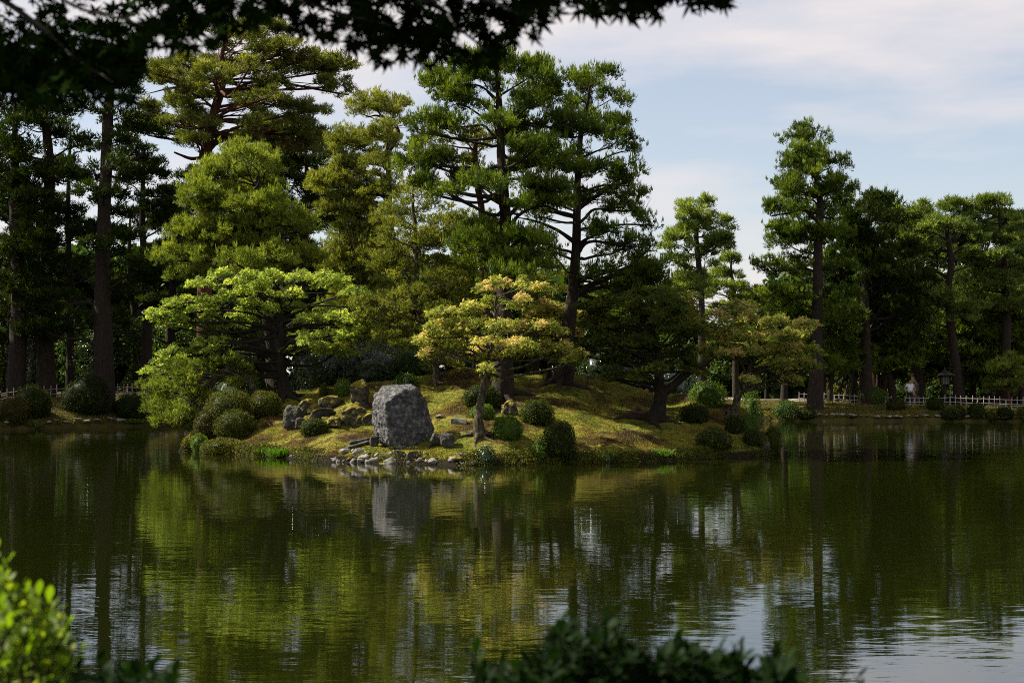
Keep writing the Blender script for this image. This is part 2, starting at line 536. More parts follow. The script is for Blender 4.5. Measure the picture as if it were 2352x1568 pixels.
def grid_mesh(name, xs, ys, hf, mat):
    X, Y = np.meshgrid(xs, ys, indexing='ij')
    Z = hf(X, Y)
    V = np.stack([X, Y, Z], -1).reshape(-1, 3)
    n, m = len(xs), len(ys)
    i = np.arange(n - 1)[:, None] * m
    j = np.arange(m - 1)[None, :]
    F = np.stack([i + j, i + m + j, i + m + j + 1, i + j + 1], -1).reshape(-1, 4)
    return mesh_np(name, V, F, mat, smooth=True)


xs = np.unique(np.concatenate([np.linspace(-2500, -150, 14), np.linspace(-150, -50, 40), np.arange(-50, 50, .45), np.linspace(50, 150, 40), np.linspace(150, 2500, 14)]))
ys = np.unique(np.concatenate([np.linspace(-2500, -40, 14), np.linspace(-40, -2, 20), np.arange(-2, 6, .2), np.linspace(6, 64, 30), np.arange(64, 100, .3), np.linspace(100, 160, 25), np.linspace(160, 3000, 18)]))
tag(link('ground', grid_mesh('ground', xs, ys, bank_h, M['ground'])), None, None, None, 'structure')
tag(link('island', grid_mesh('island', np.arange(-12.7, 10.0, .11), np.arange(43.3, 67.5, .11), island_h, M['island'])), None, None, None, 'structure')
V = np.array([(-130, -35, 0), (130, -35, 0), (130, 100, 0), (-130, 100, 0)], float)
tag(link('pond_water', mesh_np('pond_water', V, [[0, 1, 2, 3]], M['water'])), None, None, None, 'structure')


def gh(x, y):
    x, y = float(x), float(y)
    return float(max(island_h(x, y), bank_h(x, y)))


def hit(u, v, y0=43.5, y1=67.0):
    """where the ray through a guide pixel meets the ground"""
    Y = np.arange(y0, y1, .04)
    X = (u - UC) * Y / FP
    Z = CAM_Z - (v - VH) * Y / FP
    H = np.maximum(island_h(X, Y), bank_h(X, Y))
    k = np.nonzero(Z <= H)[0]
    i = k[0] if len(k) else len(Y) - 1
    return np.array([X[i], Y[i], H[i]])


# gravel path behind the fences on the far bank
def strip(name, pts, w, mat, lift=.006):
    pts = np.asarray(pts, float)
    P, _ = smooth_path(pts, np.zeros(len(pts)), 10)
    V, F = [], []
    k = 7
    for p in P:
        for j in range(k):
            y = p[1] + (j / (k - 1)) * w
            V.append((p[0], y, gh(p[0], y) + lift + .01))
    for i in range(len(P) - 1):
        for j in range(k - 1):
            a = i * k + j
            F.append((a, a + k, a + k + 1, a + 1))
    return tag(link(name, mesh_np(name, V, F, mat, smooth=True)), None, None, None, 'structure')


strip('gravel_path', [(-46, 73.5, 0), (-34, 79, 0), (-26, 80, 0), (-18, 86.5, 0), (-6, 95, 0), (5, 97, 0), (16, 95.2, 0), (24, 94, 0), (31, 92.3, 0), (40, 90.5, 0), (52, 88, 0)], 3.2, M['gravel'])


# ------------------------------------------------------------------ foliage makers

def needles(P, D, n, Ln, w, tint, spread=.75):
    """tufts: n needle triangles at each point P around direction D"""
    N = len(P)
    k = rng.normal(size=(N, n, 3))
    d = unit(D[:, None, :] + spread * unit(k))
    s = unit(np.cross(d, rng.normal(size=(N, n, 3))))
    L_ = Ln * rng.uniform(.7, 1.25, (N, n, 1))
    p = P[:, None, :] + rng.normal(size=(N, n, 3)) * Ln * .18
    a = p - s * w
    b = p + s * w
    c = p + d * L_
    V = np.stack([a, b, c], 2).reshape(-1, 3)
    F = np.arange(len(V)).reshape(-1, 3)
    t = np.repeat(np.clip(tint[:, None] + rng.normal(size=(N, n)) * .10, 0, 1).ravel(), 3)
    return V, F, t


def leaves(P, Nn, size, tint, lobes=3, width=.32):
    """flat leaves: fans of lobes lying across normal Nn"""
    N = len(P)
    Nn = unit(Nn)
    a = unit(np.cross(Nn, rng.normal(size=(N, 3))))
    b = np.cross(Nn, a)
    sz = size * rng.uniform(.65, 1.25, (N, 1))
    Vs = []
    if lobes == 1:
        tip, base = P + a * sz * .5, P - a * sz * .5
        q = b * sz * width * .5
        fold = Nn * sz * .08
        Vs = [base, P + q + fold, tip, base, tip, P - q + fold]
    else:
        for i in range(lobes):
            th = (i - (lobes - 1) / 2) * (2.1 / (lobes - 1))
            d = a * math.cos(th) + b * math.sin(th)
            s = -a * math.sin(th) + b * math.cos(th)
            ln = sz * (1 - .12 * abs(i - (lobes - 1) / 2))
            drop = -Nn * sz * .15
            Vs += [P - s * sz * width * .5, P + s * sz * width * .5, P + d * ln + drop]
    V = np.stack(Vs, 1).reshape(-1, 3)
    F = np.arange(len(V)).reshape(-1, 3)
    t = np.repeat(tint, len(Vs))
    return V, F, t


def cat_(lst):
    Vs, Fs, ts, o = [], [], [], 0
    for V, F, t in lst:
        Vs.append(V)
        Fs.append(F + o)
        ts.append(t)
        o += len(V)
    return np.concatenate(Vs), np.concatenate(Fs), np.concatenate(ts)


TRIS = [0]


def pad_points(c, a, b, h, rc, dens=1.0):
    """clump centres inside a domed, ragged pad of half sizes a,b,h"""
    K = max(4, int(dens * 1.9 * a * b / rc ** 2 * max(1.0, h / rc * .9)))
    r = np.sqrt(rng.random(K)) * (1 + .12 * rng.normal(size=K))
    th = rng.random(K) * 2 * math.pi
    x = r * np.cos(th) * a
    y = r * np.sin(th) * b
    top = np.sqrt(np.clip(1 - np.minimum(r, 1) ** 2, 0, 1))
    z = h * (-.75 + (top * 1.55 + .15) * rng.random(K) ** .6)
    return c + np.stack([x, y, z], -1), r


def pine_foliage(pads, rc=.34, per=34, nn=7, Ln=.14, w=.0075, up=.75, tbase=.5, candle=0.0, dens=1.0, hang=0.0):
    out = []
    for (c, a, b, h) in pads:
        C, r = pad_points(c, a, b, h, rc, dens)
        K = len(C)
        tk = tbase + rng.normal(size=K) * .21
        off = rng.normal(size=(K, per, 3))
        off = unit(off) * (rng.random((K, per, 1)) ** .5)
        sc = rc * rng.uniform(.7, 1.3, (K, 1, 1))
        off = off * sc * np.array([1.05, 1.05, .55])
        P = (C[:, None, :] + off).reshape(-1, 3)
        D = off / (sc + 1e-6) * .7 + np.array([0, 0, up]) + rng.normal(size=off.shape) * .25
        out_dir = unit(C - c) * .35
        D = unit(D + out_dir[:, None, :]).reshape(-1, 3)
        t = np.repeat(tk, per) + rng.normal(size=K * per) * .08
        t = np.clip(t, 0, 1)
        out.append(needles(P, D, nn, Ln, w, t))
        if candle > 0:
            m = int(candle * K * 5)
            idx = rng.integers(0, K, m)
            Pc = C[idx] + rng.normal(size=(m, 3)) * rc * np.array([.7, .7, .2]) + np.array([0, 0, rc * .4])
            Dc = unit(np.array([0, 0, 1.0]) + rng.normal(size=(m, 3)) * .16)
            out.append(needles(np.repeat(Pc, 2, 0) + np.array([0, 0, .08]) * rng.random((2 * m, 1)), np.repeat(Dc, 2, 0), 5, Ln * 1.3, w * 1.1, np.clip(np.repeat(tk[idx], 2) + .22, 0, 1), spread=.28))
    V, F, t = cat_(out)
    TRIS[0] += len(F)
    return V, F, t


def leaf_foliage(pads, rc=.30, per=60, size=.085, flat=.28, lobes=3, tbase=.5, tvar=.2, dens=1.0, tilt=.45, width=.32, topbias=0.0):
    out = []
    for (c, a, b, h) in pads:
        C, r = pad_points(c, a, b, h, rc, dens)
        K = len(C)
        zrel = (C[:, 2] - c[2]) / (h + 1e-6)
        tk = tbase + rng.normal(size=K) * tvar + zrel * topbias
        off = rng.normal(size=(K, per, 3))
        off = unit(off) * (rng.random((K, per, 1)) ** .45) * rc * np.array([1.25, 1.25, flat])
        # outer edges of a spray droop
        off[..., 2] -= .35 * (off[..., 0] ** 2 + off[..., 1] ** 2) / rc
        P = (C[:, None, :] + off).reshape(-1, 3)
        Nn = np.array([0, 0, 1.0]) + rng.normal(size=P.shape) * tilt + (off.reshape(-1, 3) / rc) * .35
        t = np.clip(np.repeat(tk, per) + rng.normal(size=K * per) * .12, 0, 1)
        out.append(leaves(P, Nn, size, t, lobes, width))
    V, F, t = cat_(out)
    TRIS[0] += len(F)
    return V, F, t


def px_pad(u0, u1, v0, v1, Y, dY=0.0, depth=None):
    Yp = Y + dY
    c = at((u0 + u1) / 2, (v0 + v1) / 2, Yp)
    a = (u1 - u0) / 2 * Yp / FP
    h = (v1 - v0) / 2 * Yp / FP
    b = depth if depth else min(max(a * .8, .5), 2.2)
    return [c, a, b, h]


def build_tree(name, label, cat, trunk_px, Y, pads_px, leafmat, bark='bark', kind='pine', wob=.05, group=None, spread=None, sides=9, limbs=(), dwell=1, fol=None, rough=.12, shrink=.97, nbr=8, dup=0.0):
    """trunk_px: (u, v, radius in m); pads_px: (u0,u1,v0,v1) boxes in the guide picture"""
    r = RR
    tp = [at(u, v, Y) for u, v, _ in trunk_px]
    tr = [q[2] for q in trunk_px]
    z0 = gh(tp[0][0], Y)
    base = np.array([tp[0][0], Y, z0])
    tp[0] = np.array([tp[0][0], Y, z0 - .15])
    tr[0] *= 1.25
    # natural sway in depth
    for i in range(1, len(tp)):
        tp[i] = tp[i] + np.array([0, .35 * math.sin(i * 1.7 + trunk_px[0][0]), 0]) * (i / len(tp))
    P, R = smooth_path(tp, tr, 6, wob, seed=trunk_px[0][0])
    ro = root(name, label, cat, base, group)
    Vt, Ft = tube(P, R, 12, rough)
    if Y < 66 and tr[0] > .12:      # surface roots
        rt = [(Vt, Ft)]
        for q in range(6):
            th = q * 1.05 + r.uniform(-.3, .3)
            ln = tr[0] * r.uniform(2.2, 4.2)
            rp = []
            for s_ in (0, .25, .5, .75, 1.0):
                x_, y_ = base[0] + math.cos(th + s_ * .4) * (tr[0] * .5 + ln * s_), base[1] + math.sin(th + s_ * .4) * (tr[0] * .5 + ln * s_)
                rp.append((x_, y_, gh(x_, y_) + .10 * (1 - s_) ** 2 + .01 - .06 * s_))
            rt.append(tube(*smooth_path(rp, [tr[0] * .42, tr[0] * .3, tr[0] * .2, tr[0] * .12, .01], 3, .02, seed=q), 7, .1))
        Vt, Ft = join(rt)
    link('trunk', mesh_np('trunk', Vt, Ft, M[bark], smooth=True, origin=base), ro)
    pads = []
    extra = []
    us = [(p[0] + p[1]) / 2 for p in pads_px]
    half = max(abs(min(p[0] for p in pads_px) - max(p[1] for p in pads_px)) / 2 * Y / FP, .6)
    for i, p in enumerate(pads_px):
        wpad = (p[1] - p[0]) / 2 * Y / FP
        zi = (p[2] + p[3]) / 2
        tu = np.interp(-zi, [-q[1] for q in trunk_px], [q[0] for q in trunk_px])
        offx = abs((p[0] + p[1]) / 2 - tu) * Y / FP
        room = max(0.0, half * .75 - offx)
        dY = (p[4] if len(p) > 4 else r.uniform(-1, 1) * room)
        pd = px_pad(p[0], p[1], p[2], p[3], Y, dY)
        pd[1] *= shrink
        pads.append(pd)
        if r.random() < dup:
            w2, h2 = (p[1] - p[0]), (p[3] - p[2])
            du, dv = r.uniform(-.22, .22) * w2, r.uniform(.0, .5) * h2
            extra.append(px_pad(p[0] + du + w2 * .05, p[1] + du - w2 * .05, p[2] + dv, p[3] + dv, Y, -dY + r.choice((-1, 1)) * room * .6))
    pads_main = len(pads)
    pads += extra
    f = dict(fol or {})
    if kind == 'pine':
        Vf, Ff, tf = pine_foliage(pads, **f)
    else:
        Vf, Ff, tf = leaf_foliage(pads, **f)
    link('crown', mesh_np('crown', Vf, Ff, M[leafmat], tf, origin=base), ro)
    # one bough per pad with its twigs
    for i, (c, a, b, h) in enumerate(pads):
        zt = c[2] - h * .9 - r.uniform(.1, .5)
        k = int(np.argmin(np.abs(P[:, 2] - zt) + (P[:, 2] > c[2]) * 3))
        s = P[k]
        e = c + np.array([0, 0, -h * .55])
        rr = max(.022, min(R[k] * .4, .028 + .022 * np.linalg.norm(e - s)))
        ln = np.linalg.norm(e - s)
        mid = s * .6 + e * .4 + np.array([0, r.uniform(-.12, .12) * ln, r.uniform(-.12, .16) * ln])
        far = e + (e - s) * .25 * min(1, a / (np.linalg.norm(e - s) + .1))
        Pb, Rb = smooth_path([s, mid, e, far], [rr, rr * .75, rr * .45, rr * .15], 6, min(.22, .06 * ln + .05), seed=i * 3 + trunk_px[0][0])
        parts = [tube(Pb, Rb, 6, .12)]
        nt_ = int(nbr * min(1.6, .5 + a / 1.5))
        for q in range(nt_):
            k2 = r.randint(len(Pb) // 3, len(Pb) - 1)
            th, rad = r.uniform(0, 6.28), r.uniform(.4, .95)
            t_ = c + np.array([a * rad * math.cos(th), b * rad * math.sin(th), h * r.uniform(-.5, .4)])
            s_ = Pb[k2]
            r_ = max(.010, Rb[k2] * .45)
            Pq, Rq = smooth_path([s_, (s_ + t_) / 2 + np.array([0, 0, -.08 + r.uniform(-.1, .1)]), t_], [r_, r_ * .7, .006], 3, .07, seed=q + i)
            parts.append(tube(Pq, Rq, 4))
        Vb, Fb = join(parts)
        link('branch', mesh_np('branch', Vb, Fb, M[bark], smooth=True, origin=base), ro)
    for lm in limbs:
        pts = [at(u, v, Y + (dy if len(q) > 3 else 0)) for q in lm for (u, v, dy) in [(q[0], q[1], q[3] if len(q) > 3 else 0)]]
        Pb, Rb = smooth_path(pts, [q[2] for q in lm], 5, .05, seed=lm[0][0])
        Vb, Fb = tube(Pb, Rb, 8, .12)
        link('branch', mesh_np('branch', Vb, Fb, M[bark], smooth=True, origin=base), ro)
    return ro


def auto_pads(u, v0, v1, w0, w1, n, pw=(60, 110), ph=(26, 44), seed=0):
    r = random.Random(seed)
    out = []
    for i in range(n):
        t = (i + r.random() * .6) / n
        v = v0 + (v1 - v0) * t
        w = w0 + (w1 - w0) * t ** .7
        uc = u + r.choice((-1, 1)) * r.uniform(.1, 1) * w
        pw_ = r.uniform(*pw)
        ph_ = r.uniform(*ph)
        out.append((uc - pw_ / 2, uc + pw_ / 2, v - ph_ / 2, v + ph_ / 2))
    return out


def shrub(name, label, box, leafmat='shrub_dark', y=None, group=None, lsize=.058, dens=1.0, lump=.15, cat='shrub', flat_top=0, loose=0.0, tb=.5, depth=1.0, rng_y=(43.5, 67)):
    """clipped or loose shrub standing on the ground, seen inside the pixel box"""
    u0, u1, v0, v1 = box
    g = hit((u0 + u1) / 2, v1 - 2, *rng_y) if y is None else None
    if g is None:
        g = np.array([((u0 + u1) / 2 - UC) * y / FP, y, 0])
        g[2] = gh(g[0], y)
    Y = g[1] + .0
    a = (u1 - u0) / 2 * Y / FP
    Yc = Y + a * .6
    zt = CAM_Z - (v0 - VH) * Yc / FP
    x = ((u0 + u1) / 2 - UC) * Yc / FP
    a = (u1 - u0) / 2 * Yc / FP * .97
    b = a * depth
    zb = min(g[2], gh(x, Yc)) - .08
    H = max(zt - zb, .15)
    c = np.array([x, Yc, zb + H * .42])
    hu, hd = H * .58, H * .5
    ro = root(name, label, cat, (x, Yc, gh(x, Yc)), group)
    base = np.array([x, Yc, gh(x, Yc)])
    k = max(1.0, Y / 50.0)
    ls = lsize * k
    area = 2 * math.pi * a * (H * .6) + math.pi * a * b
    N = int(dens * area * 1.9 / (ls * ls * .5))
    N = min(N, 7000)
    d = unit(rng.normal(size=(N, 3)))
    e = .86 if loose == 0 else 1.0   # squarer profile for clipped shrubs
    dd = np.sign(d) * np.abs(d) ** e
    rad = 1 + lump * fbm(d * 2.6 + x, 4) + np.abs(rng.normal(size=N)) * .05 - .03 + rng.normal(size=N) * loose
    S = np.stack([dd[:, 0] * a, dd[:, 1] * b, np.where(dd[:, 2] > 0, dd[:, 2] * hu, dd[:, 2] * hd)], -1) / np.maximum(1, np.linalg.norm(dd, axis=1, keepdims=True)) ** .5
    P = c + S * rad[:, None]
    nr = unit(S / np.array([a * a, b * b, hu * hu]))
    t = np.clip(tb + rng.normal(size=N) * .18 + .15 * fbm(d * 4 + x, 2), 0, 1)
    Vl, Fl, tl = leaves(P, nr * .8 + rng.normal(size=(N, 3)) * .8 + np.array([0, 0, .3]), ls, t, 1, .62)
    # solid core added to block light through the leaves, dark green
    bm = bmesh.new()
    bmesh.ops.create_icosphere(bm, subdivisions=3, radius=1)
    cv = np.array([v.co for v in bm.verts])
    cf = np.array([[v.index for v in f.verts] for f in bm.faces])
    bm.free()
    cc = np.sign(cv) * np.abs(cv) ** e
    cs = np.stack([cc[:, 0] * a, cc[:, 1] * b, np.where(cc[:, 2] > 0, cc[:, 2] * hu, cc[:, 2] * hd)], -1) / np.maximum(1, np.linalg.norm(cc, axis=1, keepdims=True)) ** .5
    core = .90 - loose * 2.2
    cp = c + cs * (core * (1 + lump * fbm(cv * 2.6 + x, 4)))[:, None]
    V_, F_, t_ = cat_([(Vl, Fl, tl), (cp, cf, np.full(len(cp), .05))])
    TRIS[0] += len(F_)
    link('foliage', mesh_np('foliage', V_, F_, M[leafmat], t_, origin=base), ro)
    sp = []
    for i in range(4):
        th = RR.uniform(0, 6.28)
        q = np.array([math.cos(th) * a * .45, math.sin(th) * b * .45, H * .55])
        Pq, Rq = smooth_path([base + np.array([0, 0, -.08]), base + q * .5 + np.array([0, 0, .05]), base + q], [.03, .02, .01], 3, .03, seed=i)
        sp.append(tube(Pq, Rq, 5))
    Vs, Fs = join(sp)
    link('stem', mesh_np('stem', Vs, Fs, M['bark_maple'], smooth=True, origin=base), ro)
    return ro


def rock(name, label, pts, mat, sub=4, amp=.06, fs=2.5, group=None, cat='rock', origin=None, smooth=.08):
    """convex hull of pts, subdivided and roughened"""
    bm = bmesh.new()
    for p in pts:
        bm.verts.new(p)
    res = bmesh.ops.convex_hull(bm, input=bm.verts)
    bmesh.ops.delete(bm, geom=list({g for g in res['geom_unused'] + res['geom_interior'] if isinstance(g, bmesh.types.BMVert)}), context='VERTS')
    bmesh.ops.triangulate(bm, faces=bm.faces)
    for _k in range(sub):
        bmesh.ops.subdivide_edges(bm, edges=bm.edges, cuts=1, use_grid_fill=True)
        bmesh.ops.smooth_vert(bm, verts=bm.verts, factor=smooth, use_axis_x=True, use_axis_y=True, use_axis_z=True)
    bm.normal_update()
    co = np.array([v.co for v in bm.verts])
    no = np.array([v.normal for v in bm.verts])
    d = fbm(co * fs + 3.7, 5, .55) * amp
    if sub > 4:
        d = d + (.5 - np.abs(fbm(co * np.array([2.6, 2.6, 3.6]) + 9.1, 5, .6))) * amp * .55 + fbm(co * 9.0 + 1.7, 3, .6) * amp * .22
    co = co + no * d[:, None]
    for v, c in zip(bm.verts, co):
        v.co = c
    bmesh.ops.triangulate(bm, faces=bm.faces)
    me = bpy.data.meshes.new(name)
    og = Vector(tuple(origin)) if origin is not None else Vector((0, 0, 0))
    bmesh.ops.translate(bm, verts=bm.verts, vec=-og)
    bm.to_mesh(me)
    bm.free()
    me.materials.append(mat)
    me.polygons.foreach_set('use_smooth', np.ones(len(me.polygons), dtype=bool))
    o = link(name, me, None, tuple(og))
    tag(o, label, cat, group)
    return o


def px_rock(label, box, mat='rock', name='rock', y=None, group=None, depth=.8, sub=4, amp=.09, fs=3.2, n=16, seed=0, rng_y=(43.5, 67), power=.55, pin=None):
    u0, u1, v0, v1 = box
    g = hit((u0 + u1) / 2, v1 - 1, *rng_y) if y is None else None
    Y = g[1] if g is not None else y
    a = (u1 - u0) / 2 * Y / FP
    Yc = Y + a * depth * .6
    a = (u1 - u0) / 2 * Yc / FP
    H = (v1 - v0) * Yc / FP
    x = ((u0 + u1) / 2 - UC) * Yc / FP
    zc = CAM_Z - ((v0 + v1) / 2 - VH) * Yc / FP
    r = random.Random(seed + int(u0))
    pts = []
    for i in range(n):
        d = Vector((r.gauss(0, 1), r.gauss(0, 1), r.gauss(0, 1))).normalized()
        d = Vector([math.copysign(abs(q) ** power, q) for q in d])
        s = r.uniform(.8, 1.05) / max(1, d.length ** .35)
        pts.append((x + d.x * a * 1.04 * s, Yc + d.y * a * depth * s, zc + d.z * H * .55 * s - (H * .12 if d.z < 0 else 0)))
    for s_ in (-1, 1):
        pts.append((x + s_ * a, Yc, zc + r.uniform(-.3, .2) * H))
    pts.append((x + r.uniform(-.4, .4) * a, Yc, zc + H * .5))
    return rock(name, label, pts, M[mat], sub, amp * min(1, H * 1.2 + .15), fs, group, 'rock', origin=(x, Yc, max(gh(x, Yc), 0)))

# ------------------------------------------------------------------ pines on the island
ISL = dict(rc=.33, per=32, nn=6, Ln=.15, w=.016, up=.8, dens=1.25)


def z3(l, k=2.844, u0=0.0, v0=0.0):
    return [(u0 + a / k, u0 + b / k, v0 + c / k, v0 + d / k) for a, b, c, d in l]


yM = hit(1155, 905)[1]
build_tree('pine_tree', 'tallest straight pine in the middle of the island, layered green pads on a thick trunk', 'tree',
           [(1155, 905, .36), (1156, 800, .30), (1158, 650, .24), (1157, 500, .20), (1152, 400, .17), (1150, 300, .14), (1146, 200, .09), (1142, 130, .04)], yM,
           z3([(790, 1000, 400, 600), (800, 1120, 430, 640), (900, 1200, 340, 480), (1050, 1260, 270, 420), (1180, 1420, 290, 460), (1100, 1330, 440, 620), (1330, 1670, 360, 560), (1400, 1700, 570, 700), (700, 960, 740, 880), (880, 1130, 720, 870),
               (1180, 1400, 700, 850), (1330, 1600, 740, 880), (1560, 1800, 690, 850), (1680, 2000, 740, 900), (620, 900, 950, 1080), (840, 1010, 970, 1090),
               (700, 900, 1110, 1230), (860, 1100, 1120, 1240), (1060, 1300, 1110, 1250), (1220, 1420, 1130, 1240), (1340, 1700, 900, 1010), (1400, 1750, 1000, 1100), (1600, 1900, 1010, 1110),
               (1380, 1640, 1150, 1250), (1560, 1800, 1170, 1270), (1350, 1560, 1280, 1380), (1500, 1800, 1270, 1370)], u0=689) +
           [(1050, 1180, 505, 560), (1150, 1270, 520, 565), (1070, 1190, 560, 610), (1170, 1280, 565, 625), (1100, 1220, 610, 650)],
           'pine_green', dup=0.6, fol=dict(ISL, candle=.9, tbase=.5), limbs=[[(1156, 470, .10), (1120, 452, .09), (1070, 447, .07), (1010, 440, .05), (950, 425, .02)],
                                                             [(1152, 268, .09), (1120, 245, .08), (1085, 228, .06), (1030, 218, .03)]])
build_tree('pine_tree', 'slender red-barked pine close to the left of the tallest island pine', 'tree',
           [(1120, 880, .17), (1119, 700, .15), (1116, 600, .14), (1112, 527, .13), (1101, 457, .12), (1095, 387, .11), (1093, 310, .07)], yM + 1.6,
           [(1020, 1120, 288, 335), (1060, 1160, 300, 345), (935, 1040, 300, 345), (960, 1080, 345, 370), (1060, 1140, 350, 380), (1085, 1150, 480, 520)],
           'pine_olive', 'bark_red', fol=dict(ISL, tbase=.5, per=24))
yN = hit(1295, 884)[1]
build_tree('pine_tree', 'tall open pine right of the island centre with rounded top and bare boughs', 'tree',
           [(1292, 884, .34), (1300, 780, .28), (1314, 680, .21), (1324, 600, .18), (1327, 500, .16), (1328, 400, .13), (1334, 320, .10), (1348, 240, .06), (1360, 180, .03)], yN,
           z3([(300, 530, 150, 290), (430, 680, 130, 260), (270, 480, 250, 380), (480, 730, 240, 400), (370, 560, 400, 520), (540, 740, 400, 520), (300, 420, 330, 480), (500, 800, 530, 680), (600, 820, 600, 720), (280, 560, 770, 860),
               (550, 845, 740, 860), (560, 850, 850, 950), (0, 190, 880, 1010), (160, 330, 930, 1060), (370, 700, 940, 1050), (600, 935, 950, 1130), (720, 950, 1100, 1220), (430, 700, 1150, 1280),
               (0, 200, 1200, 1330), (130, 330, 1300, 1440), (600, 880, 1270, 1350), (700, 960, 1330, 1480), (430, 720, 1450, 1560), (700, 1020, 1460, 1568), (330, 500, 620, 760), (60, 260, 1080, 1180)], 2.941, 1194, 110.3) +
           [(1380, 1480, 640, 690), (1450, 1530, 600, 660)],
           'pine_green', dup=0.35, fol=dict(ISL, candle=.8, tbase=.42, dens=.95), nbr=12,
           limbs=[[(1312, 690, .12), (1350, 660, .11), (1400, 640, .09), (1460, 600, .05), (1500, 560, .02)], [(1326, 480, .10), (1360, 455, .08), (1400, 430, .06), (1450, 418, .03)],
                  [(1325, 500, .10), (1280, 485, .09), (1220, 478, .06), (1170, 470, .03)], [(1322, 560, .09), (1285, 530, .07), (1240, 510, .05), (1190, 500, .02)]])
yF1 = hit(928, 862)[1]
build_tree('pine_tree', 'broad olive pine left of centre with a flat top tuft clear against the sky', 'tree',
           [(930, 868, .24), (925, 780, .21), (910, 650, .18), (897, 500, .15), (893, 400, .13), (890, 330, .10), (892, 290, .08), (872, 262, .04)], yF1,
           z3([(280, 500, 640, 760), (380, 560, 590, 690), (500, 720, 620, 700), (540, 660, 680, 740), (200, 450, 800, 960), (400, 670, 790, 940), (620, 760, 750, 840), (200, 420, 1000, 1110), (380, 620, 980, 1080),
               (50, 350, 1080, 1240), (250, 480, 1090, 1270), (420, 650, 1100, 1290), (100, 450, 1270, 1400), (210, 450, 1400, 1540), (420, 660, 1380, 1540)], u0=689) +
           [(740, 850, 540, 600), (735, 840, 590, 650), (830, 930, 545, 610), (760, 880, 640, 710), (800, 930, 700, 770), (840, 940, 770, 830), (820, 900, 600, 660)],
           'pine_olive', dup=0.8, fol=dict(ISL, candle=.35, tbase=.55, Ln=.15), limbs=[[(893, 350, .09), (915, 305, .08), (900, 280, .07), (868, 268, .05), (840, 268, .02)]])
yF2 = hit(1003, 884)[1]
build_tree('pine_tree', 'small bushy olive pine with thin pale twigs in front of the tall island pines', 'tree',
           [(1005, 884, .13), (1000, 830, .12), (985, 780, .11), (962, 700, .10), (952, 600, .09), (948, 500, .07), (950, 430, .03)], yF2,
           [(900, 1000, 412, 462), (865, 960, 455, 512), (950, 1060, 465, 520), (860, 965, 510, 560), (940, 1060, 515, 570), (1030, 1110, 480, 560), (850, 960, 565, 625), (940, 1060, 575, 640), (1020, 1110, 560, 630),
            (860, 960, 630, 690), (940, 1050, 640, 700), (880, 980, 690, 750), (970, 1070, 690, 760), (900, 1000, 745, 800), (1040, 1100, 640, 700), (980, 1060, 790, 840), (800, 880, 660, 720)],
           'pine_olive', 'bark_pale', dup=1, fol=dict(ISL, tbase=.48, Ln=.13, per=26), nbr=10, wob=.12)
yG = hit(655, 908)[1] + 4.0
build_tree('pine_tree', 'bright yellow-green cone-shaped pine on the left of the island behind the spreading maple', 'tree',
           [(640, 890, .30), (625, 800, .26), (608, 700, .22), (600, 600, .19), (596, 500, .15), (592, 420, .10), (590, 345, .04)], yG,
           z3([(1400, 1620, 940, 1060), (1500, 1720, 910, 1030), (1600, 1800, 960, 1060), (1270, 1600, 1040, 1180), (1580, 1850, 1020, 1150), (1210, 1550, 1130, 1290), (1500, 1880, 1130, 1280), (1250, 1500, 1280, 1390), (1450, 1720, 1270, 1380),
               (1600, 1940, 1250, 1400), (1100, 1340, 1420, 1540), (1300, 1520, 1390, 1520), (1450, 1760, 1380, 1500), (1740, 2070, 1400, 1540)]) +
           [(380, 460, 500, 550), (440, 527, 495, 540), (520, 630, 480, 527), (620, 728, 481, 530), (440, 540, 528, 565), (530, 633, 530, 570), (352, 440, 560, 610), (430, 510, 555, 600), (376, 440, 605, 646), (420, 492, 600, 640),
            (492, 600, 551, 600), (590, 680, 560, 610), (670, 749, 555, 605), (527, 620, 590, 630), (600, 668, 594, 629)],
           'pine_bright', 'bark', dup=0.5, fol=dict(ISL, candle=.4, tbase=.55), limbs=[[(605, 580, .10), (570, 610, .08), (530, 632, .05), (490, 640, .02)], [(600, 490, .08), (560, 500, .06), (520, 508, .03)]])
yH = 54.5
build_tree('pine_tree', 'low pine with twisting boughs leaning left over the water behind bushes', 'tree',
           [(600, 915, .14), (575, 870, .13), (540, 850, .12), (500, 862, .10), (462, 905, .07), (430, 945, .04)], yH,
           [(334, 410, 855, 900), (390, 457, 847, 892), (323, 400, 896, 950), (370, 440, 905, 955), (352, 420, 920, 970), (400, 468, 925, 972), (422, 492, 885, 915), (390, 457, 822, 857), (478, 563, 812, 850), (500, 580, 850, 885), (430, 500, 945, 975), (355, 400, 945, 978)],
           'pine_bright', 'bark_pale', dup=0.8, fol=dict(ISL, tbase=.42, per=34), wob=.1, nbr=10,
           limbs=[[(545, 850, .09), (500, 820, .07), (470, 838, .06), (430, 870, .04), (400, 905, .02)], [(520, 856, .08), (490, 885, .07), (470, 925, .05), (440, 950, .02)]])

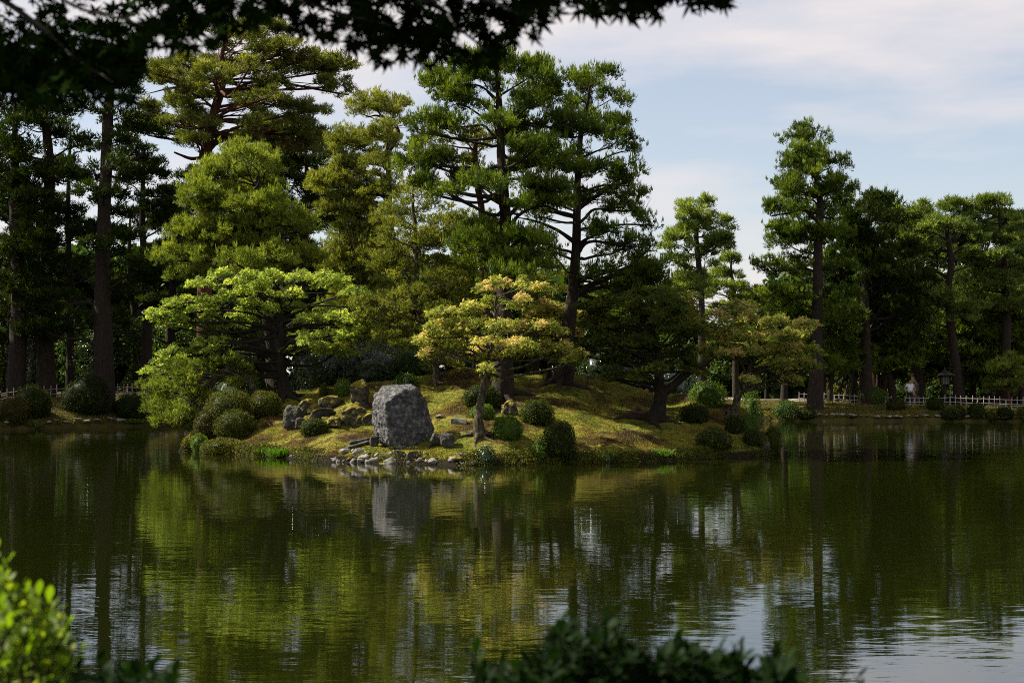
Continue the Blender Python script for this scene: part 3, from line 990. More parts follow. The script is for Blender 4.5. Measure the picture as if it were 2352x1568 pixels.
for (u, vb_, dy, vt, w, n, mt, lb) in [
        (1225, 872, 2.5, 590, 52, 15, 'pine_olive', 'low olive pine between the tallest pine trunk and the open pine trunk'),
        (1090, 868, 3.0, 560, 45, 12, 'pine_olive', 'low olive pine behind the slender red-barked pine trunk'),
        (1420, 885, 2.0, 625, 55, 11, 'pine_green', 'low green pine right of the open pine trunk behind the shaded maple'),
        (820, 872, 3.5, 600, 55, 14, 'pine_olive', 'low olive pine behind the right end of the spreading maple')]:
    yy = hit(u, vb_ + 12)[1] + dy
    build_tree('pine_tree', lb, 'tree', [(u, vb_ + 8, .14), (u + 5, (vb_ + vt) / 2 + 50, .11), (u - 4, (vb_ + vt) / 2 - 30, .08), (u, vt + 12, .03)], yy,
               auto_pads(u, vt + 15, vb_ - 60, w * .5, w, n, (60, 100), (34, 54), seed=u + 5), mt, fol=dict(ISL, tbase=.5, per=26, dens=1.0), nbr=6)

# ------------------------------------------------------------------ maples on the island
MAP = dict(rc=.24, per=52, size=.105, flat=.50, lobes=3, dens=1.05, width=.38, tilt=.6)
zA = lambda l: z3(l, 4.266, 321.6, 551.3)
zB = lambda l: z3(l, 3.657, 781, 551.3)
zD = lambda l: z3(l, 3.657, 1332, 551.3)
yA = hit(657, 912)[1]
build_tree('maple_tree', 'wide bright green maple spreading its sprays over the clipped bushes on the island left', 'tree',
           [(660, 914, .30), (650, 870, .20), (645, 809, .17), (646, 762, .15), (644, 734, .12), (643, 690, .07), (640, 640, .03)], yA,
           zA([(670, 960, 260, 380), (900, 1240, 280, 400), (1200, 1480, 270, 420), (1450, 1740, 250, 400), (1680, 2080, 280, 470), (470, 760, 340, 470), (820, 1080, 370, 520), (1050, 1330, 380, 520), (1300, 1600, 420, 560), (250, 520, 520, 640), (480, 750, 530, 650),
               (700, 1000, 510, 640), (950, 1340, 540, 690), (60, 320, 640, 760), (280, 520, 660, 790), (150, 480, 740, 850), (450, 750, 750, 860), (560, 860, 700, 850), (820, 1150, 700, 860), (1330, 1640, 570, 700), (1560, 2000, 580, 720), (1550, 1850, 690, 800), (1800, 2130, 680, 800),
               (500, 880, 910, 1010), (220, 520, 1010, 1110), (480, 760, 1000, 1100), (60, 320, 1110, 1210), (280, 500, 1120, 1220), (30, 250, 1210, 1320), (350, 560, 1110, 1240), (530, 750, 1110, 1230), (1430, 1700, 860, 980), (1660, 1960, 850, 960), (1350, 1640, 990, 1060), (1600, 1900, 980, 1060),
               (1700, 2120, 1020, 1130), (1900, 2200, 830, 940), (2050, 2330, 760, 880), (1980, 2280, 420, 560), (2000, 2300, 560, 680)]),
           'maple_green', 'bark_maple', 'maple', dup=0.45, fol=dict(MAP, tbase=.6), wob=.1, nbr=7,
           limbs=[[(645, 822, .13), (600, 797, .11), (561, 781, .09), (542, 757, .07), (500, 730, .04), (460, 712, .02)], [(640, 826, .10), (590, 806, .08), (532, 803, .06), (480, 812, .04), (430, 818, .02)],
                  [(645, 760, .09), (680, 735, .07), (730, 700, .05), (780, 680, .02)]])
yB = hit(1104, 1000)[1]
build_tree('maple_tree', 'small leaning maple with cream and orange tinted leaves right of the big boulder', 'tree',
           [(1103, 1002, .19), (1100, 965, .14), (1104, 930, .135), (1116, 885, .13), (1124, 850, .12), (1130, 800, .10), (1133, 740, .07), (1140, 680, .03)], yB,
           zB([(1140, 1400, 300, 430), (1350, 1600, 290, 410), (1600, 1730, 350, 400), (740, 990, 500, 640), (1180, 1400, 430, 560), (1380, 1600, 440, 570), (980, 1200, 500, 620), (590, 800, 740, 860), (720, 930, 650, 790), (900, 1100, 620, 740), (1060, 1250, 600, 720),
               (1240, 1460, 650, 760), (1440, 1660, 650, 760), (1620, 1820, 630, 750), (1760, 1930, 690, 800), (930, 1150, 750, 870), (1110, 1380, 780, 890), (1350, 1640, 800, 920), (1580, 1900, 800, 950), (1780, 2050, 850, 960), (1790, 2030, 940, 1050), (690, 820, 870, 960), (1140, 1290, 1020, 1080), (1150, 1300, 1080, 1160),
               (1090, 1300, 880, 980), (1300, 1560, 880, 970)]),
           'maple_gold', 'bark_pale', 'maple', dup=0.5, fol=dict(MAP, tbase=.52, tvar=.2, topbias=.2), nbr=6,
           limbs=[[(1118, 880, .08), (1108, 862, .05), (1100, 850, .02)]])
build_tree('maple_tree', 'rusty orange maple half hidden in shade between the two tall island pines', 'tree',
           [(1262, 880, .10), (1262, 800, .08), (1268, 740, .05), (1275, 690, .03)], yN + 1.2,
           zB([(1620, 1850, 480, 580), (1750, 2030, 520, 640), (1560, 1760, 560, 650), (1900, 2120, 600, 700), (1640, 1900, 640, 740), (1880, 2060, 700, 800)]),
           'maple_gold', 'bark_maple', 'maple', dup=1, fol=dict(MAP, tbase=.75, tvar=.2, per=45), nbr=5)
yD = hit(1502, 968)[1]
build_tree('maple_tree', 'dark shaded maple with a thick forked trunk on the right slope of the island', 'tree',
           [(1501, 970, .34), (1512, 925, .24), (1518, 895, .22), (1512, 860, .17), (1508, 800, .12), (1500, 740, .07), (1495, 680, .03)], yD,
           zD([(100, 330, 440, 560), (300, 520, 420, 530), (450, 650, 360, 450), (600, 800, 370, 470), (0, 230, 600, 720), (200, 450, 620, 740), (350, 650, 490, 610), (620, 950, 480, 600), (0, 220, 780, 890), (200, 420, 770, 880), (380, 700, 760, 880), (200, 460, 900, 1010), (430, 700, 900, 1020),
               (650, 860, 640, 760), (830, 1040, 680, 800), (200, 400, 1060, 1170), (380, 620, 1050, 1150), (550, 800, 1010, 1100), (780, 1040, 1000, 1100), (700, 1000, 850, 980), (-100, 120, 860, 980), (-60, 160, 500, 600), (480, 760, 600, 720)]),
           'maple_shaded', 'bark_maple', 'maple', dup=1, fol=dict(MAP, tbase=.5, per=55, dens=1.1), nbr=6,
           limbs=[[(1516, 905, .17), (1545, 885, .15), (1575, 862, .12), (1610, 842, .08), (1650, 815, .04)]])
yE = hit(1682, 955)[1]
build_tree('maple_tree', 'golden maple on the island tip with a slanting trunk patched with pale lichen', 'tree',
           [(1680, 965, .16), (1688, 930, .14), (1698, 900, .13), (1717, 867, .11), (1732, 830, .09), (1742, 780, .06), (1745, 720, .03)], yE,
           zD([(660, 860, 430, 520), (830, 1000, 420, 500), (700, 1000, 530, 640), (1060, 1280, 560, 700), (1260, 1480, 560, 690), (1250, 1480, 500, 560), (1620, 1760, 590, 680), (1740, 2020, 640, 740), (1060, 1280, 710, 830), (1260, 1480, 720, 850), (1450, 1680, 730, 840), (1660, 1900, 720, 840),
               (1750, 2010, 830, 960), (1000, 1180, 850, 960), (1160, 1350, 840, 950), (1310, 1540, 880, 950), (1500, 1850, 850, 990), (1600, 1820, 970, 1080), (1780, 2000, 960, 1070), (1700, 1860, 1110, 1180), (700, 900, 650, 760), (880, 1080, 620, 720), (1360, 1470, 1120, 1175), (1500, 1660, 620, 720)]),
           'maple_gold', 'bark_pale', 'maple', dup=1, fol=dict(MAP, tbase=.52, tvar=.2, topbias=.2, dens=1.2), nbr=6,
           limbs=[[(1717, 870, .07), (1760, 840, .06), (1800, 800, .04), (1840, 760, .02)], [(1715, 872, .07), (1700, 830, .05), (1660, 790, .03)]])

# broadleaf growth at the back of the island
for nm, lb, box, mt, yy, ls in [
        ('evergreen_shrub', 'dark glossy broadleaf hedge behind the mossy rocks', (675, 800, 790, 905), 'glossy', 57.5, .07),
        ('evergreen_shrub', 'wider dark glossy hedge mass behind the mossy capped rock', (780, 925, 785, 900), 'glossy', 57.8, .07),
        ('evergreen_shrub', 'dim green thicket between the hedge and the small bushy pine', (900, 1000, 800, 885), 'understory', 57.5, .06),
        ('evergreen_shrub', 'dark thicket at the foot of the bright cone-shaped pine', (470, 640, 800, 905), 'understory', 58.5, .06),
        ('evergreen_shrub', 'dark thicket under the shaded maple on the island right', (1330, 1470, 790, 905), 'glossy', 56.5, .06),
        ('evergreen_shrub', 'shadowy bush behind the forked maple trunk', (1440, 1600, 830, 915), 'glossy', 56.5, .06)]:
    shrub(nm, lb, box, mt, yy, lsize=ls, dens=.8, lump=.3, loose=.07, tb=.45)

# ------------------------------------------------------------------ far bank trees, right
FAR = dict(rc=.48, per=26, nn=6, Ln=.26, w=.030, up=.8, dens=1.15)
zR = lambda l: z3(l, 2.56, 1433.3, 183.8)
build_tree('pine_tree', 'pale green airy pine with a reddish trunk far across the water in the sky gap', 'tree',
           [(1612, 905, .24), (1610, 715, .20), (1604, 600, .17), (1602, 540, .14), (1608, 480, .06)], 90,
           zR([(330, 470, 680, 790), (430, 560, 665, 770), (270, 440, 800, 900), (210, 420, 890, 1010), (420, 640, 780, 900), (470, 660, 880, 1000), (230, 430, 1010, 1090), (400, 560, 1000, 1100), (290, 500, 1100, 1230), (340, 480, 760, 830)]),
           'pine_far', 'bark', dup=0.5, fol=dict(FAR, tbase=.65, rc=.42), nbr=10)
build_tree('pine_tree', 'short pale pine just right of the airy pine in the sky gap', 'tree',
           [(1690, 905, .2), (1688, 700, .15), (1680, 630, .10), (1678, 590, .05)], 97,
           zR([(560, 725, 1000, 1090), (520, 700, 1080, 1170), (480, 650, 1170, 1290), (620, 780, 1180, 1290), (700, 900, 1210, 1300), (500, 700, 1290, 1380), (700, 860, 1290, 1400)]),
           'pine_far', 'bark', fol=dict(FAR, tbase=.6, rc=.42), nbr=8)
build_tree('pine_tree', 'tall dark tiered pine on the far bank right of the sky gap', 'tree',
           [(1872, 908, .42), (1876, 780, .36), (1878, 600, .30), (1882, 480, .22), (1876, 400, .16), (1862, 340, .08), (1852, 300, .04)], 89,
           zR([(940, 1080, 290, 370), (1020, 1210, 285, 370), (980, 1120, 260, 320), (930, 1100, 380, 440), (1080, 1220, 370, 440), (890, 1120, 450, 520), (1090, 1330, 440, 540), (990, 1150, 490, 560), (880, 1090, 560, 640), (1130, 1370, 560, 680), (910, 1150, 640, 700), (810, 980, 700, 770),
               (950, 1150, 700, 790), (1150, 1390, 680, 800), (820, 1130, 830, 920), (850, 1100, 900, 990), (1100, 1350, 800, 950), (740, 950, 1030, 1150), (900, 1100, 1020, 1170), (1100, 1350, 1000, 1150), (830, 1090, 1190, 1290), (1150, 1400, 1200, 1300), (1120, 1380, 1300, 1400)]),
           'pine_green', dup=0.6, fol=dict(FAR, tbase=.45, candle=.6, Ln=.22, w=.024, rc=.42), nbr=8, limbs=[[(1876, 640, .16), (1830, 650, .12), (1790, 665, .06), (1765, 680, .03)]])
build_tree('pine_tree', 'dark layered pine directly right of the tall tiered pine', 'tree',
           [(1992, 908, .36), (1990, 760, .30), (1986, 620, .24), (1992, 500, .14), (2000, 445, .06)], 93,
           zR([(1370, 1580, 650, 760), (1390, 1600, 770, 850), (1340, 1600, 850, 930), (1330, 1570, 980, 1060), (1370, 1650, 1060, 1150), (1300, 1480, 1160, 1280), (1450, 1620, 1150, 1260), (1610, 1800, 930, 1050), (1500, 1680, 1050, 1150), (1640, 1800, 1090, 1230), (1330, 1560, 1270, 1370), (1550, 1780, 1260, 1370), (1380, 1600, 920, 990)]) + [(1915, 2000, 480, 560)],
           'pine_shaded', dup=0.7, fol=dict(FAR, tbase=.62, candle=.3), nbr=7)
build_tree('pine_tree', 'flat-topped pine with pale bent boughs near the right side of the picture', 'tree',
           [(2205, 908, .30), (2190, 800, .27), (2178, 690, .24), (2182, 600, .2), (2172, 530, .1), (2168, 500, .05)], 94,
           zR([(1580, 1720, 710, 800), (1700, 1850, 715, 800), (1650, 1850, 830, 920), (1820, 2040, 820, 930), (1750, 2050, 800, 870), (1650, 1900, 930, 1000), (2000, 2200, 960, 1060), (1600, 1780, 860, 960)]) + [(2090, 2190, 640, 690), (2180, 2260, 660, 720), (2070, 2150, 700, 750)],
           'pine_far', 'bark', dup=0.8, fol=dict(FAR, tbase=.45), nbr=9, limbs=[[(2178, 640, .12), (2150, 625, .09), (2120, 630, .05), (2090, 645, .03)], [(2178, 600, .1), (2200, 575, .08), (2240, 565, .04)]])
build_tree('pine_tree', 'broad pine filling the right edge of the picture with stepped flat foliage', 'tree',
           [(2304, 910, .36), (2312, 780, .30), (2310, 650, .25), (2300, 560, .15), (2290, 470, .06)], 95,
           zR([(1850, 2060, 690, 770), (2040, 2270, 680, 750), (1960, 2150, 750, 830), (2120, 2290, 740, 830), (2050, 2250, 860, 950), (2220, 2400, 850, 950), (2270, 2450, 800, 880), (1900, 2100, 960, 1080), (2080, 2300, 980, 1100), (2280, 2450, 960, 1080), (1920, 2120, 1110, 1220), (2100, 2340, 1120, 1240), (2300, 2460, 1150, 1290), (1960, 2200, 1250, 1360), (2180, 2400, 1260, 1380)]),
           'pine_far', dup=0.7, fol=dict(FAR, tbase=.42), nbr=8, limbs=[[(2312, 700, .12), (2280, 690, .09), (2240, 680, .04)]])
build_tree('pine_tree', 'low dark pine growing below the tall tiered pine beside the golden maple', 'tree',
           [(1800, 905, .2), (1806, 800, .16), (1806, 720, .10), (1806, 660, .05)], 91,
           [(1740, 1800, 655, 690), (1790, 1860, 650, 690), (1745, 1820, 690, 725), (1800, 1880, 700, 740), (1740, 1800, 725, 760), (1830, 1900, 745, 790), (1770, 1850, 770, 810), (1850, 1930, 800, 840)],
           'pine_green', dup=1, fol=dict(FAR, tbase=.5), nbr=6)
for i, (u, Y, lb) in enumerate([(1905, 92.5, 'young dark pine with low foliage in front of the tall tiered pine trunk'), (1960, 95.5, 'young dark pine filling low between the two tiered pines'), (2030, 95.8, 'low dark pine above the clipped dome left of the person'),
                               (2112, 100, 'low dark pine above the person in white'), (2205, 97, 'low dark pine above the lantern'), (2275, 98, 'low dark pine among the right-hand grove trunks'), (2345, 97, 'low dark pine behind the small propped pine')]):
    build_tree('pine_tree', lb, 'tree', [(u, 908, .16), (u + 6, 820, .13), (u - 4, 740, .09), (u + 2, 680, .04)], Y,
               auto_pads(u, 680, 850, 25, 60, 14, (60, 110), (26, 42), seed=u + 77), 'pine_green', fol=dict(FAR, tbase=.55, rc=.55, per=20, Ln=.32, w=.042), nbr=3)
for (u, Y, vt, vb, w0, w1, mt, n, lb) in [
        (2050, 104, 470, 850, 30, 90, 'pine_shaded', 22, 'dark pine filling the space behind the dark layered pine'),
        (2120, 108, 500, 860, 40, 100, 'pine_shaded', 22, 'dark pine behind the flat-topped pine, mostly hidden'),
        (2240, 107, 520, 860, 40, 100, 'pine_shaded', 22, 'dark pine between the flat-topped pine and the right edge pine'),
        (2350, 104, 490, 850, 40, 90, 'pine_shaded', 20, 'dark pine behind the foliage at the right edge'),
        (1930, 106, 560, 860, 30, 90, 'pine_shaded', 18, 'dark pine behind the trunk of the tall tiered pine'),
        (1560, 106, 640, 860, 30, 70, 'pine_shaded', 14, 'dark pine low behind the shaded maple crown'),
        (1440, 108, 650, 860, 30, 70, 'pine_shaded', 14, 'dark pine seen under the open island pine')]:
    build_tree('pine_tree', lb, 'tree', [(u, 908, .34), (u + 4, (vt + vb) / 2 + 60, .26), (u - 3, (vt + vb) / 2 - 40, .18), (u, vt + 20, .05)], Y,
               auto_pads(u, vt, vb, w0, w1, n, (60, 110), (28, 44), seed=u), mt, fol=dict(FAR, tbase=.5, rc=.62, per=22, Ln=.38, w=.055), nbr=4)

# ------------------------------------------------------------------ far bank trees, left
build_tree('pine_tree', 'huge red-trunked pine on the left reaching above the others with a flat wide crown', 'tree',
           [(468, 905, .46), (470, 700, .42), (468, 500, .38), (470, 400, .34), (476, 340, .32), (489, 281, .29), (500, 225, .25), (510, 180, .20), (515, 120, .12), (530, 60, .05)], 80,
           z3([(960, 1180, 380, 510), (1100, 1350, 345, 470), (1300, 1600, 370, 500), (1000, 1300, 450, 540), (1540, 1800, 70, 180), (1480, 1700, 160, 260), (1550, 1800, 215, 320), (1760, 2020, 230, 340), (1850, 2100, 300, 410), (2000, 2290, 350, 460), (1750, 2000, 400, 490), (1950, 2200, 410, 490),
               (2050, 2310, 490, 580), (1650, 1900, 480, 590), (1500, 1700, 330, 420), (880, 1100, 640, 780), (1080, 1300, 620, 730), (1100, 1400, 540, 640), (860, 1060, 720, 860), (1040, 1280, 710, 830), (1150, 1400, 850, 940), (1480, 1700, 600, 730), (1680, 1900, 610, 720), (1850, 2150, 640, 760),
               (1550, 1800, 750, 850), (1780, 2100, 760, 850), (1880, 2180, 840, 960), (1260, 1440, 760, 840), (1500, 1700, 860, 930), (1380, 1560, 130, 230), (1160, 1380, 100, 200), (1250, 1480, 460, 560), (1560, 1780, 380, 480), (1700, 1900, 130, 230), (1600, 1850, 540, 640), (1200, 1400, 700, 800), (1340, 1500, 280, 380)]),
           'pine_olive', 'bark_red', dup=1, fol=dict(FAR, tbase=.42, rc=.42, Ln=.22, w=.023), nbr=10,
           limbs=[[(503, 220, .16), (470, 214, .14), (430, 200, .10), (380, 205, .05), (340, 215, .02)], [(486, 290, .14), (530, 275, .12), (600, 290, .08), (680, 280, .03)], [(474, 360, .12), (440, 365, .10), (400, 350, .05)], [(506, 190, .12), (560, 160, .10), (630, 130, .07), (720, 120, .03)], [(478, 335, .14), (520, 318, .14), (570, 300, .11), (640, 296, .06)]])
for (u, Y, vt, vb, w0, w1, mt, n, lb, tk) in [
        (700, 88, 300, 800, 50, 90, 'pine_shaded', 30, 'dark pine in the gap between the bright cone pine and the olive pine', [(0, .36), (-10, .30), (5, .22), (0, .06)]),
        (620, 95, 260, 640, 60, 100, 'pine_shaded', 20, 'dark pine behind the crown of the huge red-trunked pine', [(0, .34), (8, .28), (-5, .2), (0, .06)]),
        (790, 98, 330, 780, 50, 90, 'pine_shaded', 20, 'dark pine behind the olive pine, filling in its left side', [(0, .34), (8, .28), (-5, .2), (0, .06)]),
        (242, 78, 170, 760, 60, 150, 'pine_shaded', 21, 'tall rough-barked pine on the left with a bare straight dark trunk', [(0, .48), (-8, .42), (0, .34), (8, .22)]),
        (108, 80, 180, 780, 60, 110, 'pine_shaded', 26, 'dark pine second from the left edge with a kinked trunk', [(0, .46), (-6, .40), (8, .30), (-12, .18)]),
        (36, 79, 230, 800, 50, 90, 'pine_shaded', 24, 'thick pine trunk nearest the left edge under dark foliage', [(0, .44), (8, .4), (-4, .28), (0, .12)]),
        (160, 90, 280, 720, 50, 110, 'pine_shaded', 12, 'slim pine between the two big left trunks, further back', [(0, .24), (4, .2), (-4, .16), (0, .06)]),
        (330, 88, 330, 760, 40, 90, 'pine_shaded', 13, 'dark pine right of the bare straight trunk', [(0, .34), (10, .28), (-4, .2), (0, .06)]),
        (400, 92, 400, 780, 40, 90, 'pine_shaded', 13, 'dark pine behind the left end of the spreading maple', [(0, .34), (-10, .28), (4, .2), (0, .06)]),
        (-60, 84, 200, 760, 60, 110, 'pine_shaded', 18, 'dark pine cut off by the left edge of the picture', [(0, .4), (10, .3), (-4, .2), (0, .06)]),
        (300, 104, 480, 800, 60, 120, 'pine_shaded', 10, 'distant dark pine low behind the left trunks', [(0, .3), (10, .24), (-4, .2), (0, .06)]),
        (70, 104, 480, 800, 60, 120, 'pine_shaded', 16, 'distant dark pine behind the left edge trunks', [(0, .3), (10, .24), (-4, .2), (0, .06)]),
        (500, 100, 430, 800, 60, 110, 'pine_shaded', 18, 'distant dark pine behind the bright cone pine', [(0, .3), (10, .24), (-4, .2), (0, .06)])]:
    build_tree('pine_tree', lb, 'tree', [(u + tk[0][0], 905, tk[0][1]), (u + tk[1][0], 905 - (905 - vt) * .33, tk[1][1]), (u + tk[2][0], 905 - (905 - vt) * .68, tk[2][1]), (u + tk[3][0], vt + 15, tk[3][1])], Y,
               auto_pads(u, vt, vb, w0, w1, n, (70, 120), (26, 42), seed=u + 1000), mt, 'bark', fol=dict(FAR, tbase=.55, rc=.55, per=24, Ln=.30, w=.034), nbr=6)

# trees left of the picture: they keep the left bank in shade
for i, (x, y, h) in enumerate([(-37, 74, 17), (-44, 82, 19), (-36, 90, 18), (-52, 74, 18), (-41, 66, 15)]):
    u = UC + x * FP / y
    vt = VH - (h - CAM_Z) * FP / y
    build_tree('pine_tree', ['tall shade pine outside the left edge nearest the water', 'tall shade pine outside the left edge, second in depth', 'tall shade pine outside the left edge, furthest back',
                             'tall shade pine furthest left of the pond', 'shade pine on the left shore outside the picture'][i], 'tree',
               [(u, 905, .4), (u + 6, VH - 200, .32), (u - 5, VH - 400, .2), (u, vt + 10, .05)], y, auto_pads(u, vt, 640, 80, 170, 26, (110, 190), (40, 60), seed=i), 'pine_shaded',
               fol=dict(FAR, tbase=.4, rc=.75, per=14, Ln=.42, w=.05), nbr=3)


# understory behind the fences
def broadleaf(label, u, Y, vt, w, mt='understory', size=.16, n=9, vb=880, name='broadleaf_tree', tb=.4):
    r = random.Random(int(u) + 5)
    pads = []
    for i in range(n):
        t = (i + .5) / n
        ww = w * math.sin(math.pi * (.25 + .7 * t)) if n > 1 else w
        uc = u + r.uniform(-1, 1) * ww * .6
        pw_ = w * r.uniform(.35, .6)
        vc = vt + (vb - vt) * t
        ph_ = (vb - vt) / n * r.uniform(.8, 1.3)
        pads.append((uc - pw_, uc + pw_, vc - ph_ * .5, vc + ph_ * .5))
    return build_tree(name, label, 'tree', [(u, 908, .14), (u + 3, (vt + 905) / 2, .10), (u - 4, vt + 20, .03)], Y, pads, mt, 'bark_maple', 'leaf',
                      fol=dict(rc=.55, per=60, size=size * 1.35, flat=.8, lobes=1, tbase=tb, tilt=.8, width=.7, dens=1.3), nbr=4)


broadleaf('glossy camellia tree catching light behind the left fence and the round bush', 215, 84, 770, 62, 'glossy', .13, 7, tb=.8)
broadleaf('glossy camellia at the far left between the dark trunks', 78, 88, 730, 40, 'glossy', .13, 7, tb=.7)
broadleaf('thin evergreen between the two left trunks behind the fence', 160, 92, 700, 45, 'understory', .15, 7)
broadleaf('dim evergreen right of the straight bare trunk', 310, 90, 760, 45, 'understory', .15, 7)
broadleaf('dim evergreen behind the left end of the maple', 390, 94, 740, 55, 'understory', .15, 7)
broadleaf('dim evergreen in front of the foot of the huge red-trunked pine', 480, 77.5, 690, 46, 'understory', .15, 8)
broadleaf('dim evergreen at the left picture edge', 8, 92, 760, 50, 'understory', .15, 7)
broadleaf('sunlit maple sapling left of the lantern post', 2110, 99, 838, 38, 'understory', .15, 4, tb=.75)
broadleaf('sunlit light green maple right of the lantern post', 2235, 99, 815, 60, 'understory', .15, 5, tb=.85)
broadleaf('dim broadleaf tree behind the person in white', 2070, 106, 720, 50, 'understory', .16, 8)
broadleaf('dim broadleaf tree behind the lantern', 2170, 108, 730, 55, 'understory', .16, 8)
broadleaf('dim broadleaf tree toward the right picture edge', 2290, 106, 720, 60, 'understory', .16, 8)
broadleaf('purple-leaved maple showing behind the dark layered pine', 2015, 97, 700, 26, 'shrub_rust', .15, 5, vb=760, tb=.95)
broadleaf('dim broadleaf tree behind the leaning bare trunks', 1940, 105, 740, 55, 'understory', .16, 8)
broadleaf('dim broadleaf tree behind the golden maple', 1840, 103, 760, 45, 'understory', .16, 7)
broadleaf('dim broadleaf tree seen below the golden maple crown', 1760, 102, 770, 50, 'understory', .16, 7)
broadleaf('dim broadleaf tree left of the slanting lichened trunk', 1650, 102, 760, 50, 'understory', .16, 7)
broadleaf('dim broadleaf tree behind the forked maple', 1550, 103, 760, 50, 'understory', .16, 7)
build_tree('pine_tree', 'small yellow-green pine propped beside the right fence', 'tree', [(2320, 925, .12), (2312, 890, .10), (2316, 850, .07), (2322, 815, .03)], 93,
           [(2262, 2310, 850, 880), (2270, 2330, 825, 855), (2300, 2352, 808, 840), (2320, 2380, 840, 870), (2262, 2320, 875, 902), (2310, 2370, 870, 900)], 'pine_bright', 'bark_red', fol=dict(FAR, tbase=.55, rc=.34, Ln=.2, w=.022), nbr=8)

# bare lower trunks under the right-hand trees
for (u0, v0, u1, v1, r0, Y, mt, lb) in [
        (1880, 905, 1892, 840, .32, 95, 'bark_red', 'stout reddish trunk left of the flat-topped clipped bush'),
        (1922, 900, 1945, 850, .10, 94, 'bark', 'thin dark trunk leaning right behind the flat-topped bush'),
        (1935, 912, 1968, 835, .09, 93.5, 'bark_pale', 'thin pale trunk leaning right across the flat-topped bush'),
        (1985, 905, 1982, 830, .30, 96, 'bark', 'dark upright trunk between the two clipped bushes'),
        (2008, 905, 2006, 835, .42, 99, 'bark_red', 'wide brown trunk behind the two clipped bushes'),
        (2052, 920, 2036, 850, .26, 96, 'bark', 'dark trunk leaning left beside the person in white'),
        (2108, 918, 2106, 820, .42, 97, 'bark', 'thick black trunk right behind the person in white'),
        (2265, 915, 2240, 790, .28, 99, 'bark', 'dark trunk leaning left in the right-hand grove'),
        (2292, 905, 2300, 800, .22, 100, 'bark_red', 'reddish trunk near the right edge of the grove')]:
    b = at(u0, v0, Y)
    z = gh(b[0], Y)
    b[2] = z - .1
    m_ = at((u0 + u1) / 2 + 1.5, (v0 + v1) / 2, Y)
    t_ = at(u1, v1, Y)
    x_ = t_ + (t_ - m_) * 2.0
    P_, R_ = smooth_path([b, m_, t_, x_, x_ + (x_ - t_) * 1.2 + np.array([.3, 0, 0])], [r0 * 1.15, r0, r0 * .85, r0 * .6, r0 * .25], 5, .06, seed=int(u0))
    ro = root('tree', lb, 'tree', (b[0], Y, z))
    Vt, Ft = tube(P_, R_, 12, .12)
    link('trunk', mesh_np('trunk', Vt, Ft, M[mt], smooth=True, origin=(b[0], Y, z)), ro)
    c_ = P_[-1]
    Vf, Ff, tf = pine_foliage([[c_ + np.array([.5, 0, 0]), 1.8, 1.5, .5], [c_ + np.array([-.8, .5, -1.0]), 1.5, 1.3, .4]], rc=.6, per=16, nn=6, Ln=.3, w=.025, tbase=.4)
    link('crown', mesh_np('crown', Vf, Ff, M['pine_shaded'], tf, origin=(b[0], Y, z)), ro)

# the wood beyond the park, one mass
out = []
for i in range(680):
    x = rng.uniform(-60, 62)
    y = rng.uniform(112, 128)
    hmax = np.interp(x, [-50, -20, -5, 4, 14, 17, 19, 24, 45], [14, 13, 12, 11, 8.8, 6.2, 6.8, 11, 12.5])
    z = .8 + rng.random() ** .8 * (hmax - 1.0) * (y / 118)
    out.append((np.array([x, y, z]), rng.uniform(1.6, 3), 1.4, rng.uniform(.7, 1.2)))
Vf, Ff, tf = leaf_foliage(out, rc=1.1, per=26, size=.9, flat=.8, lobes=1, tbase=.3, tilt=.9, width=.8, dens=1.0)
tag(link('distant_woods', mesh_np('distant_woods', Vf, Ff, M['understory'], tf)), 'dark far-off wood closing the view behind the park trees', 'woods', None, 'stuff')
print('TRIS trees', TRIS[0])

